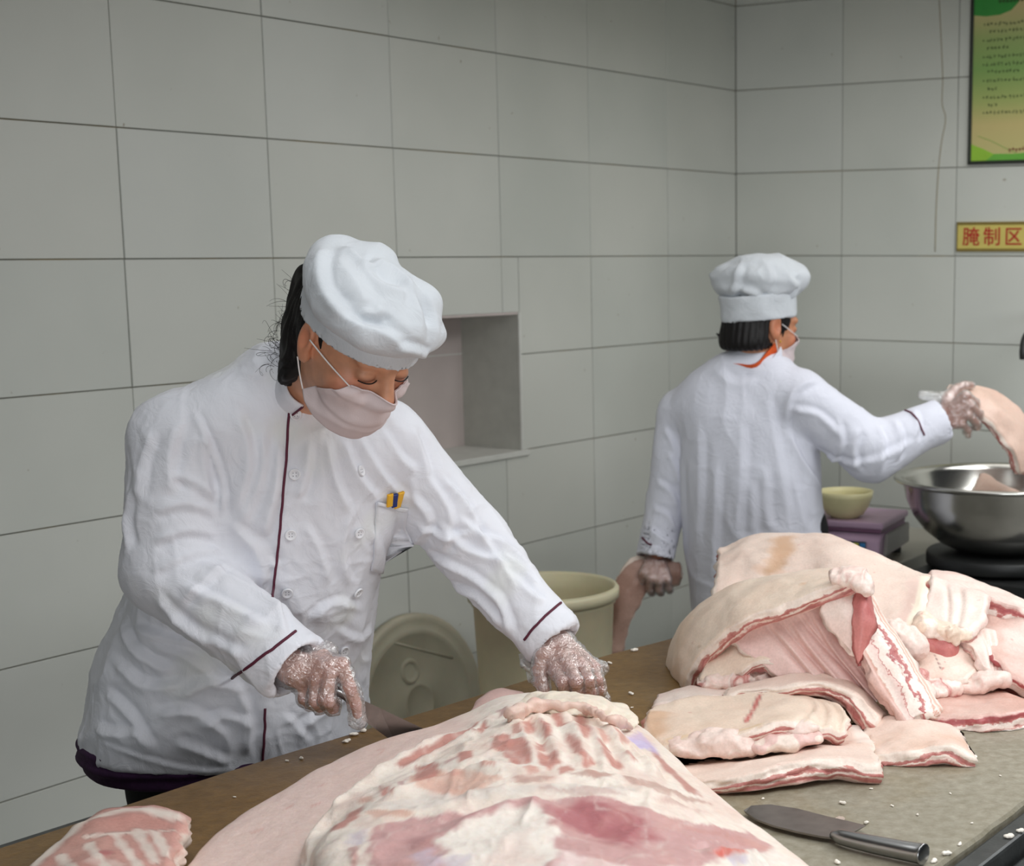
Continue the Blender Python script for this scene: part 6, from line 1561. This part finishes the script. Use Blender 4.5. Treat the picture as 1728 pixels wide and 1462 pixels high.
prof = [(0, .004), (.05, .004), (.055, .009), (.06, .004), (.20, .004), (.208, .012), (.218, .006), (.24, .006), (.252, .012), (.262, .006), (.264, -.014), (.258, -.016), (.252, -.004), (0, -.004)]
lm = lathe_mesh('lid_disc', prof, 64); o = obj('lid_disc', lm, M_LID, lid)
nl_ = np.array([NL[0], NL[1], 0]); tilt = math.radians(9)
zax = nl_ * math.cos(tilt) + np.array([0, 0, 1]) * math.sin(tilt); xax = np.array([DL[0], DL[1], 0]); yax = np.cross(zax, xax)
cz = .264 * math.cos(tilt) + .004; cpos = np.array([lp[0], lp[1], cz]) + nl_ * (.264 * math.sin(tilt) + .022)
lid.matrix_world = Matrix(((xax[0], yax[0], zax[0], cpos[0]), (xax[1], yax[1], zax[1], cpos[1]), (xax[2], yax[2], zax[2], cpos[2]), (0, 0, 0, 1)))
for a, b in (((.20, .03), (.10, .20)), ((-.16, -.10), (.08, -.20))):
    obj('rib', tube_mesh('rib', np.array([[a[0], a[1], .004], [b[0], b[1], .004]]), .004, 6), M_LID, lid)
obj('lid_boss', lathe_mesh('lid_boss', [(.022, .004), (.028, .010), (.034, .010), (.038, .004)], 24, (.02, -.10, 0)), M_LID, lid)

# ================================================================== poster and sign on the right wall
def on_right(t, z, off): p = COR + DR * t + NR * off; return Vector((p[0], p[1], z))
WR_M = wall_frame(DR, NR)     # local x along the wall, y into the room
def flatpoly(name, pts, y, mat, par, th=.001):
    bm = bmesh.new(); A = [bm.verts.new((x, y, z)) for x, z in pts]; B = [bm.verts.new((x, y - th, z)) for x, z in pts]; n = len(pts)
    bm.faces.new(A); bm.faces.new(B[::-1])
    for i in range(n): bm.faces.new((A[i], B[i], B[(i + 1) % n], A[(i + 1) % n]))
    return obj(name, bm_mesh(name, bm), mat, par)
poster = root('wall_poster', 'green and beige framed rules poster at the top right of the far wall', 'poster'); poster.matrix_world = WR_M
px0, px1, pz0, pz1 = .946, 1.52, 1.852, 2.70
def poster_mat():
    m, nt, b = mat_new('poster_print'); L = nt.links.new
    tc = nd(nt, 'ShaderNodeTexCoord'); sp = nd(nt, 'ShaderNodeSeparateXYZ'); L(tc.outputs['Object'], sp.inputs[0])
    mr = nd(nt, 'ShaderNodeMapRange'); mr.inputs[1].default_value = pz0; mr.inputs[2].default_value = pz0 + .56; L(sp.outputs['Z'], mr.inputs[0])
    r = ramp(nt, [(0, srgb(196, 190, 128)), (.22, srgb(204, 188, 128)), (.36, srgb(168, 180, 108)), (.55, srgb(130, 166, 92)), (.72, srgb(152, 172, 104)), (.9, srgb(206, 190, 136)), (1, srgb(210, 192, 140))]); L(mr.outputs[0], r.inputs['Fac'])
    L(r.outputs['Color'], b.inputs['Base Color']); b.inputs['Roughness'].default_value = .35; return m
obj('print', box_mesh('print', ((px0 + px1) / 2, .006, (pz0 + pz1) / 2), (px1 - px0, .008, pz1 - pz0)), poster_mat(), poster)
M_FRAME = simple('dark_frame', srgb(40, 44, 36), .4)
for x in (px0, px1): obj('frame', box_mesh('frame', (x, .008, (pz0 + pz1) / 2), (.012, .014, pz1 - pz0 + .012), bevel=.002), M_FRAME, poster)
for z in (pz0, pz1): obj('frame', box_mesh('frame', ((px0 + px1) / 2, .008, z), (px1 - px0 + .012, .014, .012), bevel=.002), M_FRAME, poster)
MG1, MG2, MG3 = simple('print_green', srgb(60, 150, 66), .4), simple('print_light_green', srgb(150, 196, 64), .4), simple('print_mid_green', srgb(110, 178, 70), .4)
zt = 2.388
flatpoly('top_swash', [(px0 + .006, pz1 - .006), (px0 + .006, zt - .052), (px0 + .05, zt - .058), (px0 + .10, zt - .056), (px0 + .14, zt - .044), (px0 + .165, zt - .02), (px0 + .185, zt + .02), (px0 + .22, pz1 - .006)], .0108, MG1, poster)
flatpoly('bottom_swash', [(px0 + .006, pz0 + .006), (px0 + .006, pz0 + .062), (px0 + .05, pz0 + .045), (px0 + .10, pz0 + .022), (px0 + .16, pz0 + .012), (px0 + .25, pz0 + .006)], .0106, MG2, poster)
flatpoly('bottom_swash', [(px0 + .06, pz0 + .006), (px0 + .09, pz0 + .028), (px0 + .16, pz0 + .026), (px1 - .006, pz0 + .05), (px1 - .006, pz0 + .006)], .0108, MG3, poster)
obj('swash_line', tube_mesh('swash_line', cr(np.array([[px0 + .03, .0106, pz0 + .088], [px0 + .08, .0106, pz0 + .07], [px0 + .13, .0106, pz0 + .045], [px0 + .17, .0106, pz0 + .028]]), 16), .0008, 5), MG3, poster)
def wtext(name, body, x, z, size, mat, par, y, bold=.0, align='LEFT'):
    cu = bpy.data.curves.new(name, 'FONT'); cu.body = body; cu.size = size; cu.align_x = align; cu.extrude = .0006; cu.offset = bold; cu.resolution_u = 3
    tmp = bpy.data.objects.new(name, cu); COL.objects.link(tmp)
    dg = bpy.context.evaluated_depsgraph_get(); me = bpy.data.meshes.new_from_object(tmp.evaluated_get(dg)); me.name = name
    COL.objects.unlink(tmp); bpy.data.objects.remove(tmp)
    # the wall runs along +x to the right as seen from the room
    me.transform(Matrix(((1, 0, 0, x), (0, 0, -1, y), (0, 1, 0, z), (0, 0, 0, 1))))
    me.flip_normals() if False else None
    return obj(name, me, mat, par)
M_INK = simple('dark_green_ink', srgb(58, 74, 40), .6); M_INKR = simple('brown_red_ink', srgb(128, 70, 52), .6); M_RED = simple('red_letters', srgb(176, 42, 36), .45)
# lines of small print, far too blurred in the photograph to read: rows of glyph-sized marks
rr = random.Random(11)
rowsp = [(1668, 42, 1), (1672, 54, 0), (1666, 69, 1), (1668, 82, 0), (1666, 97, 1), (1666, 110, 1), (1668, 122, 0), (1666, 137, 1), (1668, 151, 0), (1666, 165, 1), (1668, 178, 0), (1666, 191, 1)]
lens = [9, 8, 9, 4, 9, 9, 6, 9, 2, 9, 2, 9]
glyphs = []
for (rx, ry, num), n in zip(rowsp, lens):
    p = wl(rx, ry); x0, z0 = p[0] + .004, p[2]
    if num: glyphs.append((x0 - .013, z0, .004, .005))
    for k in range(int(n * 1.6) + (4 if n > 7 else 0)):
        gx = x0 + .0135 * k
        for s_ in range(4): glyphs.append((gx + rr.uniform(-.0035, .0035), z0 + rr.uniform(-.004, .004), *((rr.uniform(.004, .009), .0014) if s_ % 2 else (.0014, rr.uniform(.004, .009)))))
bm = bmesh.new()
for gx, gz, gw, gh in glyphs: box_bm(bm, (gx, .0106, gz), (gw, .0012, gh))
o = obj('small_print', bm_mesh('small_print', bm), M_INK, poster); tag(o, kind='stuff')
p = wl(1706, 253)
bm = bmesh.new()
for k in range(12):
    box_bm(bm, (p[0] + .010 * k * 1.2, .0112, p[2] + rr.uniform(-.002, .002)), (.009, .0012, .004)); box_bm(bm, (p[0] + .010 * k * 1.2, .0112, p[2] + rr.uniform(-.004, .004)), (.003, .0012, .010))
o = obj('small_print', bm_mesh('small_print', bm), M_INKR, poster); tag(o, kind='stuff')
bm = bmesh.new(); p = wl(1690, 3)
for k in range(10): box_bm(bm, (p[0] + .013 * k, .0116, p[2] + rr.uniform(-.002, .002)), (.011, .0012, .003)); box_bm(bm, (p[0] + .013 * k, .0116, p[2]), (.003, .0012, .012))
o = obj('small_print', bm_mesh('small_print', bm), M_INK, poster); tag(o, kind='stuff')
# the gold sign with red characters
sign = root('area_sign', 'small gold sign with red Chinese characters below the green poster', 'sign'); sign.matrix_world = WR_M
M_GOLDP = simple('gold_board', srgb(206, 190, 104), .35, var=.04); M_OLIVE = simple('olive_border', srgb(128, 110, 52), .4)
sx0, sz0, sz1 = .904, 1.5545, 1.6545; sw = .40
obj('board', box_mesh('board', (sx0 + sw / 2, .005, (sz0 + sz1) / 2), (sw, .010, sz1 - sz0), bevel=.001), M_GOLDP, sign)
for z in (sz0 + .005, sz1 - .005): obj('border', box_mesh('border', (sx0 + sw / 2, .0105, z), (sw, .003, .010), bevel=.0005), M_OLIVE, sign)
for x in (sx0 + .002, sx0 + sw - .002): obj('border', box_mesh('border', (x, .0105, (sz0 + sz1) / 2), (.004, .003, sz1 - sz0), bevel=.0005), M_OLIVE, sign)
for k, chx in enumerate('腌制区'):
    lt_ = wtext('lettering', chx, sx0 + .020 + .0775 * k, sz0 + .0255, .066, M_RED, sign, .0104)
    bmt = bmesh.new(); bmt.from_mesh(lt_.data); g0 = list(bmt.verts) + list(bmt.edges) + list(bmt.faces)
    for dx, dz in ((.0014, 0), (0, .0012), (.0014, .0012)):      # heavier strokes
        dup_ = bmesh.ops.duplicate(bmt, geom=g0)['geom']; bmesh.ops.translate(bmt, vec=(dx, .0001 * (dx + dz) / .001, dz), verts=[e for e in dup_ if isinstance(e, bmesh.types.BMVert)])
    bmt.to_mesh(lt_.data); bmt.free()
# black pipe end at the right edge
o = obj('black_pipe', tube_mesh('black_pipe', cr(np.array([at(1727, 606, 4.9), at(1727, 590, 4.9), at(1733, 566, 4.95), at(1760, 540, 5.2), at(1792, 529, 5.37)]), 20), .012, 10), M_BLACK); tag(o, 'dark pipe end at the right edge above the basin', 'pipe')

# ================================================================== knives, pens, scraps
M_BLADE = simple('knife_steel', srgb(132, 126, 122), 0.32, metal=.85, var=.18, scale=30, bump=.08, bscale=60)
M_HANDLE = simple('steel_handle', srgb(150, 150, 150), 0.28, metal=1.0, var=.06)
def blade_mesh(name, top, bot, nrm, th):
    top, bot = np.array(top), np.array(bot); n = len(top); nrm = np.asarray(nrm) / np.linalg.norm(nrm); V = []
    for a, b in zip(top, bot): V += [a + nrm * th, a - nrm * th, b + nrm * th * .15, b - nrm * th * .15]
    Q = []
    for i in range(n - 1):
        k, l = 4 * i, 4 * i + 4
        Q += [(k, l, l + 2, k + 2), (k + 1, k + 3, l + 3, l + 1), (k, k + 1, l + 1, l), (k + 2, l + 2, l + 3, k + 3)]
    Q += [(0, 2, 3, 1), (4 * n - 4, 4 * n - 3, 4 * n - 1, 4 * n - 2)]
    return np_mesh(name, V, Q, False)
# knife in the right hand
k1 = root('cutting_knife', 'broad knife gripped in the gloved hand cutting under the carcass skin', 'knife')
ya, yb = 2.447, 2.52
sp = [at(592, 1172, ya), at(640, 1195, 2.465), at(697, 1222, 2.49), at(735, 1240, 2.505), at(760, 1254, 2.515), at(778, 1266, yb)]
ed = [at(600, 1207, ya), at(634, 1231, 2.462), at(668, 1256, 2.482), at(712, 1268, 2.50), at(748, 1272, 2.512), at(779, 1268, yb)]
dv = sp[2] - sp[0]; wv = ed[0] - sp[0]
obj('blade', blade_mesh('blade', sp, ed, np.cross(dv, wv), .0013), M_BLADE, k1)
hd_ = [at(596, 1180, ya), at(575, 1166, 2.445), at(545, 1162, 2.44), at(512, 1160, 2.442)]
obj('handle', tube_mesh('handle', cr(np.array(hd_), 16), .0105, 10), M_HANDLE, k1)
# knife lying on the table
k2 = root('chef_knife', 'chef knife with steel handle lying on the table right of the carcass', 'knife')
zb = TZ + .010
up_ = [onz(px, py, zb) for px, py in ((1255, 1368), (1268, 1360), (1300, 1358), (1345, 1365), (1400, 1379), (1440, 1388), (1462, 1394))]
lo_ = [onz(px, py, zb - .002) for px, py in ((1258, 1372), (1275, 1384), (1305, 1395), (1345, 1405), (1385, 1413), (1408, 1416), (1432, 1410))]
obj('blade', blade_mesh('blade', lo_, up_, (0, 0, 1), .0014), M_BLADE, k2)
hc = [onz(1405, 1409, TZ + .012), onz(1430, 1416, TZ + .014), onz(1475, 1426, TZ + .015), onz(1525, 1436, TZ + .016), onz(1552, 1441, TZ + .016), onz(1560, 1443, TZ + .016)]
obj('handle', tube_mesh('handle', cr(np.array(hc), 30), np.interp(np.linspace(0, 1, 30), [0, .12, .4, .75, .95, 1.0], [.006, .0105, .0125, .0138, .0150, .0115]), 14), M_HANDLE, k2)
lumps('pork_scrap', 'pink scrap of meat lying on the chef knife blade', [((1404, 1399, 2.165), (.010, .010, .003)), ((1418, 1394, 2.18), (.007, .010, .003)), ((1392, 1402, 2.155), (.006, .006, .002))], M_PORK_P, h=.0016, nz=.002)
# pens in the breast pocket
M_YEL, M_BLU = simple('yellow_plastic', srgb(236, 178, 40), .4, var=.03), simple('navy_plastic', srgb(34, 52, 120), .4, var=.03)
for (px0_, px1_, mat, lab) in ((647, 658, M_YEL, 'yellow marker at the left in the breast pocket'), (656, 666, M_BLU, 'navy blue pen between the two yellow markers in the pocket'), (664, 677, M_YEL, 'broader yellow marker at the right in the breast pocket')):
    xm = (px0_ + px1_) / 2; a, na = JS.pick(xm + 2, 829, 9); b, nb = JS.pick(xm - 2, 852, 9); w = (px1_ - px0_) * .00098 / 2
    r = root('marker_pen' if mat is M_YEL else 'pen', lab, 'pen')
    p0 = a + na * .0085; p1 = b + nb * .0085; dd = (p0 - p1); ln = np.linalg.norm(dd); dd /= ln; nn2 = na - dd * (na @ dd); nn2 /= np.linalg.norm(nn2); xx = np.cross(dd, nn2)
    Rm = Matrix((tuple(xx), tuple(nn2), tuple(dd))).transposed()
    obj('barrel', box_mesh('barrel', tuple((p0 + p1) / 2), (w * 2, .0045, ln), Rm, .0012), mat, r)
    obj('cap', box_mesh('cap', tuple(p0 - dd * .003), (w * 2.02, .0052, .006), Rm, .0015), mat, r)
# crumbs of fat on the table
M_CRUMB = simple('white_fat', srgb(246, 238, 226), .5, var=.03)
protos = []
for k in range(5):
    ops = [('u', Ell((0, 0, .002), (.006, .004, .0025)), 0), ('u', Ell((.004, .003 - .001 * k, .003), (.004, .003, .002)), .003), ('u', Ell((-.005, .002, .002), (.003, .003, .0018)), .003)]
    v, q = sdf_mesh(ops, .0011); v = v + normals(v, q) * (.0012 * vnoise(v, 300, k))[:, None]; v[:, 2] = np.maximum(v[:, 2], 0)
    me = np_mesh('fat_crumb', v, q); set_attr(me, 't', np.full(len(v), .2)); set_attr(me, 's', v[:, 0]); set_attr(me, 'Mark', np.zeros((len(v), 4))); me.materials.append(M_CRUMB); protos.append(me)
spots = [(597, 1241, 1.3, 'largest crumb of fat below the gloved knife hand at the table edge'), (612, 1235, 1.3, 'crumb of fat touching the table edge beside the knife blade'), (585, 1253, 1.2, 'flat crumb of fat nearest the jacket below the knife hand'),
         (508, 1281, .8, 'crumb of fat at the table edge below the jacket opening'), (484, 1285, .6, 'tiny crumb of fat at the table edge left of the jacket opening'), (1071, 1099, 1.3, 'crumb of fat on the far table edge left of the heap'), (1029, 1120, .9, 'thin crumb of fat between the left glove and the far edge'),
         (1066, 1172, 1.0, 'crumb of fat between the left glove and the tan folded slab'), (1066, 1195, .5, 'tiny crumb of fat just right of the flank flap'), (1422, 1357, 1.0, 'bright crumb of fat on the board above the chef knife blade'), (1470, 1332, .5, 'small crumb of fat below the flat front slab'),
         (1461, 1390, .9, 'white crumb of fat at the heel of the chef knife'), (1506, 1361, .5, 'speck of fat on the grey board right of the chef knife'), (1548, 1376, .5, 'speck of fat above the steel knife handle'), (1602, 1277, .8, 'crumb of fat touching the humped slab'), (1644, 1279, 1.0, 'ragged crumb of fat at the right tip of the humped slab'),
         (1577, 1455, 1.0, 'crumb of fat on the near table edge below the knife handle'), (1597, 1442, 1.2, 'largest crumb of fat on the near table edge'), (1620, 1426, .7, 'upper crumb of fat of those along the near table edge'), (1413, 1457, 1.0, 'crumb of fat below the chef knife near the carcass'),
         (1288, 1349, .5, 'speck of fat between the carcass and the flat front slab'), (1604, 1340, .4, 'speck of fat in the middle of the bare grey board'), (1640, 1390, .4, 'speck of fat beside the near table edge, nearest the rim'), (396, 1346, .4, 'speck of fat on the ochre board left of the carcass'), (1688, 1310, .4, 'rightmost speck of fat on the bare grey board')]
for i, (px, py, s_, lab) in enumerate(spots):
    o = obj('fat_crumb', protos[i % 5]); o.location = onz(px, py, TZ + .0006); o.rotation_euler = (0, 0, rr.uniform(0, 6.28)); o.scale = (s_ * .8, s_ * .8, s_ * .8)
    tag(o, lab, 'scrap', 'crumbs of fat scattered on the table')
for px, py, s_ in ((1703, 1414, 1.0), (1722, 1404, .8)):
    o = obj('fat_crumb', protos[1]); o.location = onz(px, py, TZ - .008); o.scale = (s_,) * 3; tag(o, 'lower crumb of fat on the dark table rim' if px < 1710 else 'upper crumb of fat on the dark table rim', 'scrap', 'crumbs of fat on the dark rim')
